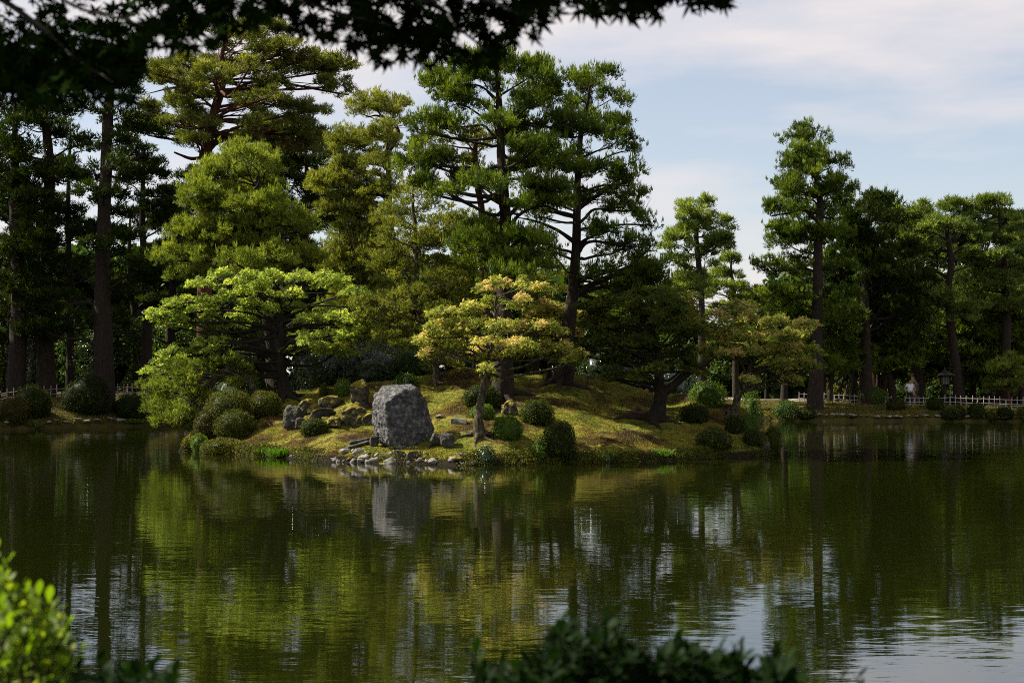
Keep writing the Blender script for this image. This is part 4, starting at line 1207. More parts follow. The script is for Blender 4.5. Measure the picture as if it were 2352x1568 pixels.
# ------------------------------------------------------------------ shrubs on the island
for nm, lb, box, mt, kw in [
        ('clipped_shrub', 'wide clipped azalea mound with a lit top, left one of the upper pair', (470, 582, 898, 965), 'azalea', dict(y=51.6)),
        ('clipped_shrub', 'clipped azalea mound sloping down to the right, beside the wide mound', (573, 648, 901, 955), 'azalea', dict(y=52.6)),
        ('clipped_shrub', 'big rusty clipped azalea at the left tip of the island near the water', (445, 515, 943, 1012), 'shrub_rust', {}),
        ('clipped_shrub', 'dark clipped azalea right of the rusty one at the island tip', (495, 587, 945, 1015), 'azalea', dict(tb=.3)),
        ('leafy_shrub', 'small pale-leaved plant hanging at the leftmost water edge of the island', (438, 478, 997, 1036), 'shrub_light', dict(loose=.05, tb=.35)),
        ('leafy_shrub', 'low ragged ground cover bush along the water left of the grass tuft', (466, 562, 1007, 1042), 'azalea', dict(loose=.06)),
        ('clipped_shrub', 'small dark green dome shrub on the sunny lawn before the mossy rocks', (690, 754, 960, 1003), 'shrub_dark', dict(tb=.7)),
        ('clipped_shrub', 'small bright green shrub left of the moss-capped standing rock', (768, 808, 870, 914), 'shrub_light', dict(loose=.03, tb=.35)),
        ('clipped_shrub', 'yellowish little shrub at the foot of the spreading maple', (733, 756, 880, 915), 'azalea', dict(loose=.05)),
        ('clipped_shrub', 'round dark shrub behind the small leaning maple trunk', (1063, 1152, 884, 942), 'shrub_dark', {}),
        ('clipped_shrub', 'smallest light round shrub touching the small maple trunk', (1080, 1138, 928, 964), 'shrub_light', dict(tb=.2)),
        ('clipped_shrub', 'sunlit round shrub just right of the small maple trunk', (1130, 1199, 954, 1012), 'shrub_light', dict(tb=.18)),
        ('clipped_shrub', 'round shrub on the slope up and right of the sunlit round shrub', (1194, 1272, 919, 978), 'shrub_dark', dict(tb=.75)),
        ('clipped_shrub', 'largest dark round shrub standing at the water edge of the slope', (1242, 1325, 973, 1062), 'shrub_dark', dict(tb=.5)),
        ('leafy_shrub', 'pale sapling left of the largest dark round shrub', (1224, 1254, 1000, 1060), 'shrub_light', dict(loose=.12, tb=.3)),
        ('leafy_shrub', 'glossy leafy plant on the shore below the small maple trunk', (1094, 1138, 1022, 1072), 'glossy', dict(loose=.12, tb=.9)),
        ('clipped_shrub', 'dark round shrub right of the forked maple trunk', (1560, 1628, 929, 973), 'shrub_dark', {}),
        ('leafy_shrub', 'bright loose leafy bush left of the slanting lichened trunk', (1584, 1666, 879, 935), 'shrub_light', dict(loose=.08, tb=.4)),
        ('leafy_shrub', 'loose leafy bush right of the slanting lichened trunk', (1700, 1752, 897, 942), 'shrub_light', dict(loose=.08, tb=.15, y=53.2)),
        ('clipped_shrub', 'dark round shrub in front of the slanting trunk foot', (1664, 1704, 953, 998), 'shrub_dark', {}),
        ('clipped_shrub', 'small green round shrub right of the slanting trunk foot', (1700, 1742, 950, 996), 'shrub_light', dict(tb=.15)),
        ('clipped_shrub', 'dark low shrub below the small green one on the island tip', (1705, 1750, 985, 1025), 'shrub_dark', {}),
        ('clipped_shrub', 'last round shrub at the right tip of the island above the water', (1757, 1796, 978, 1036), 'azalea', dict(tb=.35)),
        ('leafy_shrub', 'dark weedy plant low on the shaded slope near the water', (1600, 1680, 985, 1035), 'shrub_dark', dict(loose=.06)),
        ('leafy_shrub', 'shadowed dark bush behind the big boulder in front of the pine trunks', (905, 960, 858, 900), 'understory', dict(loose=.06))]:
    shrub(nm, lb, box, mt, **kw)

# far bank shrubs
FB = dict(rng_y=(67, 100), lsize=.050)
for nm, lb, box, mt, kw in [
        ('clipped_shrub', 'round shrub with a rusty sunlit top at the left picture edge', (-6, 68, 912, 978), 'shrub_rust', {}),
        ('clipped_shrub', 'dark round shrub behind the rusty-topped one by the left fence', (33, 116, 886, 962), 'shrub_dark', {}),
        ('clipped_shrub', 'tall dark clipped dome interrupting the left fence', (146, 250, 863, 955), 'shrub_dark', dict(tb=.4)),
        ('clipped_shrub', 'dark round shrub right of the tall dome on the left bank', (263, 337, 906, 968), 'shrub_dark', dict(tb=.3)),
        ('leafy_shrub', 'small bright plant on the left bank edge beside the rusty-topped shrub', (62, 98, 962, 982), 'shrub_light', dict(loose=.12)),
        ('clipped_shrub', 'flat-topped clipped bush with a bright top before the leaning trunks', (1858, 1942, 884, 915), 'azalea', dict(tb=.65)),
        ('clipped_shrub', 'clipped dome left of the person in white, lit on top', (1968, 2036, 888, 930), 'shrub_light', dict(tb=.1)),
        ('clipped_shrub', 'low dark bush on the bank under the clipped dome', (2036, 2080, 915, 945), 'shrub_rust', dict(tb=.2)),
        ('clipped_shrub', 'dark rounded bush left of the lantern post foot', (2128, 2168, 912, 945), 'shrub_dark', {}),
        ('clipped_shrub', 'dark low shrub by the water right of the lantern', (2160, 2196, 935, 965), 'shrub_dark', {}),
        ('clipped_shrub', 'dark shrub in front of the right fence, nearest the lantern', (2186, 2218, 932, 962), 'shrub_dark', {}),
        ('clipped_shrub', 'taller dark shrub overlapping the right fence', (2222, 2264, 925, 966), 'shrub_dark', dict(tb=.6)),
        ('clipped_shrub', 'round black-green shrub second from the right edge', (2290, 2326, 934, 968), 'shrub_dark', dict(tb=.3)),
        ('clipped_shrub', 'sunlit round shrub cut by the right picture edge', (2336, 2376, 932, 972), 'azalea', dict(tb=.5)),
        ('clipped_shrub', 'low dark shrub at the water between island tip and far bank', (1830, 1874, 935, 968), 'shrub_dark', {}),
        ('leafy_shrub', 'dim bush on the bank just right of the island tip', (1775, 1835, 920, 968), 'understory', dict(loose=.06)),
        ('clipped_shrub', 'small low shrub between the dark shrubs of the right bank', (2262, 2290, 945, 968), 'azalea', dict(tb=.2))]:
    k_ = dict(FB)
    k_.update(kw)
    shrub(nm, lb, box, mt, **k_)

for lb, bx, yy in [('dim hedge behind the path left of the lantern', (2118, 2172, 872, 920), 101), ('dim hedge behind the path right of the lantern', (2165, 2228, 868, 920), 102), ('dim hedge behind the white fence in the right grove', (2222, 2290, 866, 920), 101.5),
                   ('dim hedge behind the small propped pine', (2284, 2360, 868, 920), 101), ('dim hedge behind the flat-topped clipped bush', (1860, 1960, 872, 920), 102), ('dim hedge behind the person in white', (2030, 2120, 870, 920), 102)]:
    shrub('hedge', lb, bx, 'understory', yy, lsize=.07, dens=.8, lump=.25, loose=.05, cat='hedge')

# ------------------------------------------------------------------ the big boulder and the rocks
yR0 = hit(925, 1034)[1]
by = yR0 + .75
sc = by / FP
bp = []
for (u, v, dy) in [(862, 905, .35), (882, 889, .45), (910, 885, .50), (936, 884, .45), (952, 890, .25), (976, 913, .35), (987, 950, .40), (997, 985, .30), (992, 1012, .2), (968, 1036, 0), (945, 1050, -.1),
                   (868, 1012, .25), (857, 963, .30), (855, 925, .32), (887, 926, -.60), (928, 897, -.30), (951, 896, -.10), (893, 1022, -.62), (955, 1015, -.36), (915, 955, -.60), (980, 962, -.02), (950, 985, -.42), (940, 1045, -.45), (990, 1000, -.05),
                   (870, 985, -.05), (900, 880 + 160, .7), (955, 900 + 140, .5), (880, 905, .75), (950, 905, .7), (975, 985, .6), (873, 985, .65)]:
    bp.append(tuple(at(u, v, by + dy)))
big = rock('boulder', 'great upright grey boulder with a pale sunlit top and dark front face', bp, M['rock_big'], 5, .07, 1.4, cat='boulder', smooth=.02, origin=(bp[0][0] + .8, by, gh(bp[0][0] + .8, by)))

for lb, box, mt, kw in [
        ('standing rock wearing a golden moss cap left of the great boulder', (803, 853, 871, 940), 'rock_mossy', dict(depth=.8, n=20)),
        ('flat-lying mossy rock between the bright shrub and the grey cleft rock', (731, 793, 905, 940), 'rock_mossy', {}),
        ('dark mossy rock behind the leftmost grey rock', (684, 731, 916, 954), 'rock_mossy', {}),
        ('leftmost grey rock of the mossy group', (650, 697, 933, 985), 'rock', {}),
        ('pale cleft rock in the middle of the mossy group', (712, 774, 936, 970), 'rock', dict(amp=.09)),
        ('small brown rock left of the dome shrub on the lawn', (676, 712, 958, 986), 'rock', {}),
        ('low mossy rock touching the dome shrub on its right', (738, 787, 953, 983), 'rock_mossy', dict(depth=1.0)),
        ('broad yellow-mossed rock right of the cleft rock', (779, 843, 922, 980), 'rock_mossy', dict(n=20)),
        ('small yellow mossy rock against the great boulder', (830, 860, 947, 978), 'rock_mossy', {}),
        ('small dark stone leaning against the left foot of the great boulder', (847, 872, 1001, 1027), 'rock', dict(amp=.02)),
        ('small squared stone on the lawn between boulder and small maple', (1033, 1074, 958, 976), 'cobble', dict(power=.3, amp=.02)),
        ('thin flat stone in the grass behind the squared stone', (999, 1022, 952, 962), 'cobble', dict(amp=.02)),
        ('black rounded stone on the lawn left of the small maple foot', (1010, 1048, 994, 1030), 'rock', {}),
        ('dark flat rock behind the black rounded stone', (985, 1015, 998, 1030), 'rock', {}),
        ('mossy dark rock on the slope above the sunlit round shrub', (1150, 1190, 920, 955), 'rock_mossy', {}),
        ('small grey stone at the water right of the largest round shrub', (1388, 1402, 1046, 1060), 'rock', {}),
        ('dark rock at the water edge under the last shrub of the tip', (1745, 1768, 1015, 1043), 'rock', {})]:
    px_rock(lb, box, mt, **kw)
tag(px_rock('x', (1428, 1452, 1051, 1057), 'cobble', y=46.2, amp=.01, depth=.6), 'pale flat stone lying in the water before the shaded slope', 'rock')

for i, (lb, p0, p1, y_) in enumerate([('upper thin stone slab lying on the lawn left of the boulder', (801, 1020), (850, 1011), 46.6), ('lower thin stone slab lying on the lawn left of the boulder', (795, 1032), (846, 1018), 46.1)]):
    A = hit(p0[0], p0[1])
    B = hit(p1[0], p1[1])
    d = (B - A)
    n = unit(np.cross(d, [0, 0, 1]))
    pts = []
    for t in (0, .25, .6, 1):
        for s in (-1, 1):
            for z in (0, .07):
                pts.append(tuple(A + d * t + n * s * (.10 + .03 * math.sin(t * 9 + i)) + np.array([0, 0, z + .01])))
    rock('stone_slab', lb, pts, M['rock'], 2, .02, 5, cat='stone', origin=A)

# cobbles laid along the waterline
cob = []
for row, (u0, u1, n, off) in enumerate([(755, 905, 12, 0.05), (765, 930, 11, .34), (900, 1010, 7, .08), (1035, 1095, 5, .10), (1050, 1090, 3, .35), (930, 985, 4, .4)]):
    for i in range(n):
        u = u0 + (u1 - u0) * (i + RR.uniform(.2, .8)) / n
        X0 = (u - UC) / FP * 44.6
        y = float(isl_front(np.array(X0))) + off + RR.uniform(-.05, .12)
        r_ = RR.uniform(.07, .20)
        cob.append((X0, y, r_, u))
for k, (x, y, r_, u) in enumerate(cob):
    z = max(gh(x, y) - .045, -.04)
    pts = []
    for q in range(12):
        d = Vector((RR.gauss(0, 1), RR.gauss(0, 1), RR.gauss(0, 1))).normalized()
        pts.append((x + d.x * r_ * 1.15, y + d.y * r_ * .9, z + .02 + d.z * r_ * .75))
    mossy = k % 7 == 3
    if u < 1015:
        lb, g = ('moss-furred cobble among the stones at the water below the boulder', 'mossy cobbles below the boulder') if mossy else ('pale rounded cobble at the waterline below the boulder', 'pale cobbles below the boulder')
    else:
        lb, g = 'rounded cobble at the waterline left of the glossy shore plant', 'cobbles left of the shore plant'
    rock('cobble', lb, pts, M['rock_mossy' if mossy else 'cobble'], 2, .02, 6, g, 'stone', origin=(x, y, z))
for (u, v, w, lb) in [(918, 1046, 15, 'orange-mossed stone at the foot of the boulder, left one'), (950, 1052, 20, 'widest orange-mossed stone under the boulder'), (972, 1060, 14, 'golden moss-covered stone standing in the water right of the boulder'), (668, 1049, 5, 'small white stone at the water beside the grass tuft')]:
    px_rock(lb, (u - w, u + w, v - w * .95, v + w * .5), 'rock_mossy' if w > 6 else 'cobble', y=float(isl_front(np.array((u - UC) / FP * 45))) + .15, amp=.03)

# edging stones of the far bank
n = 0
for (x0, x1, cnt, lb, g) in [(-27, -16, 26, 'pale edging stone along the left bank waterline', 'edging stones of the left bank'), (17, 33, 46, 'pale edging stone along the right bank waterline', 'edging stones of the right bank')]:
    for i in range(cnt):
        x = x0 + (x1 - x0) * (i + RR.uniform(.1, .9)) / cnt
        y = float(far_shore(np.array(x))) + RR.uniform(0, .25)
        r_ = RR.uniform(.10, .24)
        z = max(gh(x, y + .2), .1)
        pts = [(x + RR.gauss(0, 1) * r_ * .7, y + RR.gauss(0, 1) * r_ * .4, z + RR.gauss(0, .5) * r_ * .45) for _ in range(12)]
        rock('edging_stone', lb, pts, M['cobble'], 1, .02, 5, g, 'stone', origin=(x, y, z))

# ------------------------------------------------------------------ moss, grass tufts


def blades(P, Ln, w, t, lean=.35, mat='moss_blades', name='moss', label=None):
    N = len(P)
    d = unit(np.array([0, 0, 1.0]) + rng.normal(size=(N, 3)) * lean)
    s = unit(np.cross(d, rng.normal(size=(N, 3))))
    V = np.stack([P - s * w, P + s * w, P + d * (Ln * rng.uniform(.5, 1.3, (N, 1)))], 1).reshape(-1, 3)
    return tag(link(name, mesh_np(name, V, np.arange(len(V)).reshape(-1, 3), M[mat], np.repeat(t, 3))), label, name, None, 'stuff')


N = 150000
X = rng.uniform(-12.1, 9.3, N)
Yp = isl_front(X) + rng.random(N) ** 1.3 * 13
H = island_h(X, Yp)
ok = H > .12
X, Yp, H = X[ok], Yp[ok], H[ok]
pt = fbm(np.stack([X * .9, Yp * .9, X * 0], -1), 4)
keep = rng.random(len(X)) < np.clip(.55 + pt * .8, .12, 1)
X, Yp, H, pt = X[keep], Yp[keep], H[keep], pt[keep]
blades(np.stack([X, Yp, H - .006], -1), .055, .016, np.clip(.5 + pt * .45 + rng.normal(size=len(X)) * .2, 0, 1), .7, label='short yellow moss and grass covering the island slope')

N = 60000
X = rng.uniform(-34, 44, N)
Yp = far_shore(X) + rng.random(N) ** 1.5 * 5
H = bank_h(X, Yp)
ok = (H > .2) & (np.abs(X) > 12)
X, Yp, H = X[ok], Yp[ok], H[ok]
blades(np.stack([X, Yp, H - .01], -1), .12, .03, np.clip(.35 + rng.normal(size=len(X)) * .2, 0, 1), .7, 'moss_blades', 'bank_grass', 'short grass and moss on the far bank')


# creeping plants and hanging moss that roughen the cut edge of the island
N = 26000
X = rng.uniform(-12.0, 9.25, N)
dens_ = fbm(np.stack([X * 1.6, X * 0 + 2, X * 0], -1), 4)
pebbly = np.interp(X, [-6.2, -5.8, -1.6, -1.2], [1, .12, .12, 1])
k_ = rng.random(N) < np.clip(.5 + dens_ * .8, .1, 1) * pebbly
X, dens_ = X[k_], dens_[k_]
Yp = isl_front(X) + rng.uniform(-.06, .42, len(X))
H = np.maximum(island_h(X, Yp), .0) + rng.random(len(X)) ** 2 * (.10 + .16 * np.clip(dens_, 0, 1))
Vf, Ff, tf = leaves(np.stack([X, Yp, H], -1), np.array([0, -.7, .7]) + rng.normal(size=(len(X), 3)) * .7, .075, np.clip(.35 + dens_ * .3 + rng.normal(size=len(X)) * .2, 0, 1), 1, .5)
TRIS[0] += len(Ff)
tag(link('shore_plants', mesh_np('shore_plants', Vf, Ff, M['azalea'], tf)), 'low creeping plants and moss hanging over the island waterline', 'plants', None, 'stuff')


def tuft(label, u, v, r_, h, n, name='grass_tuft', rng_y=(43.5, 67)):
    g = hit(u, v, *rng_y)
    a = rng.normal(size=(n, 2)) * r_ * .5
    P = np.stack([g[0] + a[:, 0], g[1] + .1 + a[:, 1] * .6, np.full(n, max(g[2], 0) - .02)], -1)
    dirs = np.stack([a[:, 0] / r_ * .45, a[:, 1] / r_ * .45, np.ones(n)], -1) + rng.normal(size=(n, 3)) * .25
    d = unit(dirs)
    s = unit(np.cross(d, rng.normal(size=(n, 3))))
    L_ = h * rng.uniform(.5, 1.2, (n, 1))
    m_ = P + d * L_ * .6
    e_ = P + d * L_ + np.stack([d[:, 0], d[:, 1], -.4 * np.ones(n)], -1) * L_ * .35
    w = .012
    V = np.stack([P - s * w, P + s * w, m_ - s * w * .8, P + s * w, m_ + s * w * .8, m_ - s * w * .8, m_ - s * w * .8, m_ + s * w * .8, e_], 1).reshape(-1, 3)
    t = np.repeat(rng.random(n), 9)
    return tag(link(name, mesh_np(name, V, np.arange(len(V)).reshape(-1, 3), M['grass'], t, origin=g), None, tuple(g)), label, 'grass')


tuft('bright green grass tuft at the waterline in front of the sunny lawn', 649, 1047, .42, .34, 900)
tuft('small weedy tuft at the water left of the bright grass tuft', 605, 1040, .2, .25, 250)
tuft('small rough tuft right of the great boulder foot', 1004, 1012, .3, .16, 300)
tuft('thin weedy tuft at the shaded waterline', 1395, 1050, .3, .25, 250)
tuft('second thin weedy tuft further right on the shaded waterline', 1520, 1048, .35, .28, 250)
tuft('weeds on the left bank below the dark round shrub', 300, 975, .9, .3, 500, rng_y=(67, 95))

# fallen sticks and low roots on the slope
for i, (p0, p1) in enumerate([((1395, 905), (1440, 930)), ((1225, 915), (1260, 935)), ((1240, 932), (1262, 938)), ((1430, 985), (1490, 1010))]):
    A, B = hit(*p0), hit(*p1)
    P_, R_ = smooth_path([A + [0, 0, .03], (A + B) / 2 + [0, .05, .06], B + [0, 0, .03]], [.03, .025, .01], 5, .05, seed=i)
    Vt, Ft = tube(P_, R_, 6, .1)
    tag(link('fallen_branch', mesh_np('fallen_branch', Vt, Ft, M['bark_pale'], smooth=True, origin=A), None, tuple(A)),
        ['fallen branch high on the slope under the shaded maple', 'fallen branch behind the slope round shrub', 'short stick beside the slope round shrub', 'fallen branch low on the shaded slope'][i], 'branch')


# ------------------------------------------------------------------ fences
def box_mesh(name, sx, sy, sz, mat, bev=.0):
    bm = bmesh.new()
    bmesh.ops.create_cube(bm, size=1)
    for v in bm.verts:
        v.co = (v.co.x * sx, v.co.y * sy, (v.co.z + .5) * sz)
    if bev:
        bmesh.ops.bevel(bm, geom=bm.edges[:], offset=bev, segments=1, affect='EDGES')
    me = bpy.data.meshes.new(name)
    bm.to_mesh(me)
    bm.free()
    me.materials.append(mat)
    return me


def cyl_mesh(name, r, h, mat, n=8, cap=True):
    bm = bmesh.new()
    bmesh.ops.create_cone(bm, cap_ends=True, segments=n, radius1=r, radius2=r * .92, depth=h)
    bmesh.ops.translate(bm, verts=bm.verts, vec=(0, 0, h / 2))
    me = bpy.data.meshes.new(name)
    bm.to_mesh(me)
    bm.free()
    me.materials.append(mat)
    return me


def fence(label, pts, mat, step=.36, h=.72, r_=.026):
    """bamboo stakes with two rails tied across"""
    P, _ = smooth_path([(x, y, 0) for x, y in pts], [0] * len(pts), 24)
    seg = np.concatenate([[0], np.cumsum(np.linalg.norm(np.diff(P[:, :2], axis=0), axis=1))])
    n_ = int(seg[-1] / step)
    base = np.array([P[0][0], P[0][1], gh(P[0][0], P[0][1])])
    ro = root('bamboo_fence', label, 'fence', base)
    me = cyl_mesh('post', r_, h + .1, mat)
    me2 = cyl_mesh('post', r_ * 1.7, h * .95, M['wood_dark'] if mat == M['bamboo'] else mat)
    pr = []
    for i in range(n_ + 1):
        s_ = i * step
        x, y = np.interp(s_, seg, P[:, 0]), np.interp(s_, seg, P[:, 1])
        z = gh(x, y)
        pr.append((x, y, z))
        thick = i % 5 == 2
        o = link('post', me2 if thick else me, ro, (x - base[0] + RR.uniform(-.02, .02), y - base[1] + (.0 if not thick else .02), z - base[2] - .08 + RR.uniform(-.03, .03)))
        o.rotation_euler = (RR.uniform(-.03, .03), RR.uniform(-.04, .04), 0)
    pr = np.array(pr)
    for hh in (.22, .50):
        V_, F_ = tube(pr + np.array([0, -.05, hh]), np.full(len(pr), r_ * .8), 6)
        link('rail', mesh_np('rail', V_, F_, mat, smooth=True, origin=base), ro)
    return ro


def fy(u, Y):
    return ((u - UC) * Y / FP, Y)


fence('shade-toned bamboo fence along the dark left bank', [fy(-30, 75.0), fy(60, 76.5), fy(180, 79), fy(360, 84)], M['bamboo'])
fence('low white bamboo fence behind the clipped bushes left of the person', [fy(1835, 93.5), fy(1940, 93.4), fy(2055, 93.0)], M['bamboo_white'], .33, .62)
fence('short bit of white bamboo fence at the legs of the person in white', [fy(2078, 91.8), fy(2110, 91.6), fy(2136, 91.6)], M['bamboo_white'], .30, .62)
fence('long white bamboo fence on the right bank in the sun', [fy(2156, 91.0), fy(2230, 90.5), fy(2300, 90.0), fy(2400, 89.0)], M['bamboo_white'], .34, .66)

# ------------------------------------------------------------------ lantern
lx, ly = fy(2170, 91.8)
lz = gh(lx, ly)
top = CAM_Z - (842 - VH) * ly / FP
H_ = top - lz
ro = root('garden_lantern', 'dark wooden garden lantern on a post with paper panes and a peaked roof', 'lantern', (lx, ly, lz))
link('post', cyl_mesh('post', .10, H_ - 1.18, M['wood_dark'], 10), ro)
b_ = link('lamp_box', box_mesh('lamp_box', .56, .56, .07, M['wood_dark'], .01), ro, (0, 0, H_ - 1.18))
link('pane', box_mesh('pane', .40, .40, .50, M['paper']), ro, (0, 0, H_ - 1.11))
fr = box_mesh('frame_bar', .05, .05, .52, M['wood_dark'])
for sx in (-1, 1):
    for sy in (-1, 1):
        link('frame_bar', fr, ro, (sx * .225, sy * .225, H_ - 1.11))
lat = box_mesh('lattice_bar', .022, .012, .50, M['wood_dark'])
for sx in (-.1, 0, .1):
    link('lattice_bar', lat, ro, (sx, -.208, H_ - 1.11))
lat2 = box_mesh('lattice_bar', .42, .012, .022, M['wood_dark'])
for z_ in (.16, .33):
    link('lattice_bar', lat2, ro, (0, -.222, H_ - 1.11 + z_))
bm = bmesh.new()
vs = []
for z_, r_ in ((0, .52), (.05, .53), (.22, .26), (.40, .07), (.58, .02)):
    vs.append([bm.verts.new((r_ * a_, r_ * b2, z_)) for a_, b2 in ((-1, -1), (1, -1), (1, 1), (-1, 1))])
for i in range(4):
    for j in range(4):
        bm.faces.new((vs[i][j], vs[i][(j + 1) % 4], vs[i + 1][(j + 1) % 4], vs[i + 1][j]))
bm.faces.new(vs[0][::-1])
bm.faces.new(vs[4])
me = bpy.data.meshes.new('roof')
bm.to_mesh(me)
bm.free()
me.materials.append(M['wood_dark'])
link('roof', me, ro, (0, 0, H_ - .59))


# ------------------------------------------------------------------ person
def skin_mesh(name, joints, edges, parent, mat, sub=2, rootj=0):
    me = bpy.data.meshes.new(name)
    names = list(joints)
    me.from_pydata([joints[k][0] for k in names], [(names.index(a), names.index(b)) for a, b in edges], [])
    o = link(name, me, parent)
    sk = o.modifiers.new('skin', 'SKIN')
    sk.use_smooth_shade = True
    for i, k in enumerate(names):
        r_ = joints[k][1]
        me.skin_vertices[0].data[i].radius = (r_, r_) if not isinstance(r_, tuple) else r_
        me.skin_vertices[0].data[i].use_root = (i == rootj)
    s_ = o.modifiers.new('subsurf', 'SUBSURF')
    s_.levels = sub
    s_.render_levels = sub
    me.materials.append(mat)
    return o


px, py = fy(2090, 92.6)
pz = gh(px, py)
ro = root('person', 'person in a loose white t-shirt and black trousers behind the right fence, hand on hip', 'person', (px, py, pz))
ro.rotation_euler = (0, 0, math.radians(8))
sc_ = 1.70 / 1.70
J = dict(pelvis=((0, 0, .92), (.15, .10)), waist=((0, 0, 1.06), (.13, .095)), chest=((0, 0, 1.27), (.155, .105)), neckb=((0, .01, 1.42), (.075, .07)), neck=((0, 0, 1.48), (.055, .055)), head=((0, -.015, 1.57), (.072, .085)), crown=((0, -.005, 1.655), (.065, .078)),
         shL=((-.17, 0, 1.375), .060), elL=((-.37, .03, 1.16), .042), wrL=((-.20, -.09, 1.00), .030), hdL=((-.15, -.10, .96), (.036, .02)),
         shR=((.17, 0, 1.375), .060), elR=((.25, .02, 1.11), .042), wrR=((.26, -.04, .87), .030), hdR=((.265, -.05, .80), (.02, .036)),
         hipL=((-.10, 0, .86), .095), knL=((-.12, -.02, .48), .060), anL=((-.13, .02, .09), .040), toL=((-.14, -.14, .035), (.045, .028)),
         hipR=((.10, 0, .86), .095), knR=((.12, -.02, .48), .060), anR=((.13, .02, .09), .040), toR=((.15, -.14, .035), (.045, .028)))
E = [('pelvis', 'waist'), ('waist', 'chest'), ('chest', 'neckb'), ('neckb', 'neck'), ('neck', 'head'), ('head', 'crown'), ('chest', 'shL'), ('shL', 'elL'), ('elL', 'wrL'), ('wrL', 'hdL'), ('chest', 'shR'), ('shR', 'elR'), ('elR', 'wrR'), ('wrR', 'hdR'),
     ('pelvis', 'hipL'), ('hipL', 'knL'), ('knL', 'anL'), ('anL', 'toL'), ('pelvis', 'hipR'), ('hipR', 'knR'), ('knR', 'anR'), ('anR', 'toR')]
for s_, hd, dirn, acr in (('L', J['hdL'][0], (.55, -.1, -.55), (.3, 0, .3)), ('R', J['hdR'][0], (.05, -.1, -1), (0, 1, 0))):
    hd, dirn, acr = Vector(hd), Vector(dirn).normalized(), Vector(acr).normalized()
    for q, ln in enumerate((.068, .078, .074, .058)):
        o_ = acr * (q - 1.5) * .021
        J[f'f{s_}{q}a'] = (tuple(hd + o_ + dirn * .035), .0095)
        J[f'f{s_}{q}b'] = (tuple(hd + o_ + dirn * (.035 + ln * .55) + Vector((0, -.006, 0))), .0085)
        J[f'f{s_}{q}c'] = (tuple(hd + o_ + dirn * (.035 + ln) + Vector((0, -.0, 0))), .007)
        E += [(f'hd{s_}', f'f{s_}{q}a'), (f'f{s_}{q}a', f'f{s_}{q}b'), (f'f{s_}{q}b', f'f{s_}{q}c')]
    J[f't{s_}a'] = (tuple(hd - acr * .042 + dirn * .01), .010)
    J[f't{s_}b'] = (tuple(hd - acr * .055 + dirn * .05), .008)
    E += [(f'hd{s_}', f't{s_}a'), (f't{s_}a', f't{s_}b')]
skin_mesh('body', J, E, ro, M['skin'])
S = dict(hem=((0, 0, .90), (.185, .135)), w=((0, 0, 1.05), (.185, .135)), c=((0, 0, 1.27), (.19, .13)), n=((0, .01, 1.415), (.11, .085)), sl=((-.18, 0, 1.36), .088), el=((-.31, .02, 1.21), .080), sr=((.18, 0, 1.36), .088), er=((.235, .02, 1.17), .080))
skin_mesh('tshirt', S, [('hem', 'w'), ('w', 'c'), ('c', 'n'), ('c', 'sl'), ('sl', 'el'), ('c', 'sr'), ('sr', 'er')], ro, M['tshirt'])
T = dict(p=((0, 0, .96), (.155, .115)), q=((0, 0, .88), (.165, .12)), hl=((-.10, 0, .80), .105), kl=((-.12, -.02, .48), .082), al=((-.13, .015, .12), .068), hr=((.10, 0, .80), .105), kr=((.12, -.02, .48), .082), ar=((.13, .015, .12), .068))
skin_mesh('trousers', T, [('p', 'q'), ('q', 'hl'), ('hl', 'kl'), ('kl', 'al'), ('q', 'hr'), ('hr', 'kr'), ('kr', 'ar')], ro, M['black_cloth'])
for s_ in (-1, 1):
    skin_mesh('shoe', dict(a=((s_ * .13, .05, .045), (.048, .045)), b=((s_ * .137, -.06, .04), (.05, .035)), c=((s_ * .145, -.17, .03), (.042, .022))), [('a', 'b'), ('b', 'c')], ro, M['black_cloth'])
skin_mesh('hair', dict(a=((0, .045, 1.54), (.075, .05)), b=((0, .035, 1.62), (.080, .075)), c=((0, .0, 1.69), (.062, .07)), d=((0, -.05, 1.69), (.05, .03))), [('a', 'b'), ('b', 'c'), ('c', 'd')], ro, M['hair'])


def ell(name, loc, s, mat):
    bm = bmesh.new()
    bmesh.ops.create_icosphere(bm, subdivisions=2, radius=1)
    for v in bm.verts:
        v.co = (v.co.x * s[0], v.co.y * s[1], v.co.z * s[2])
    me = bpy.data.meshes.new(name)
    bm.to_mesh(me)
    bm.free()
    me.materials.append(mat)
    return link(name, me, ro, loc)


for s_ in (-1, 1):
    ell('eye', (s_ * .03, -.092, 1.59), (.013, .006, .007), M['hair'])
    ell('ear', (s_ * .078, .0, 1.575), (.01, .02, .032), M['skin'])
ell('nose', (0, -.106, 1.56), (.012, .016, .02), M['skin'])
ell('mouth', (0, -.097, 1.525), (.024, .006, .006), M['bark_red'])


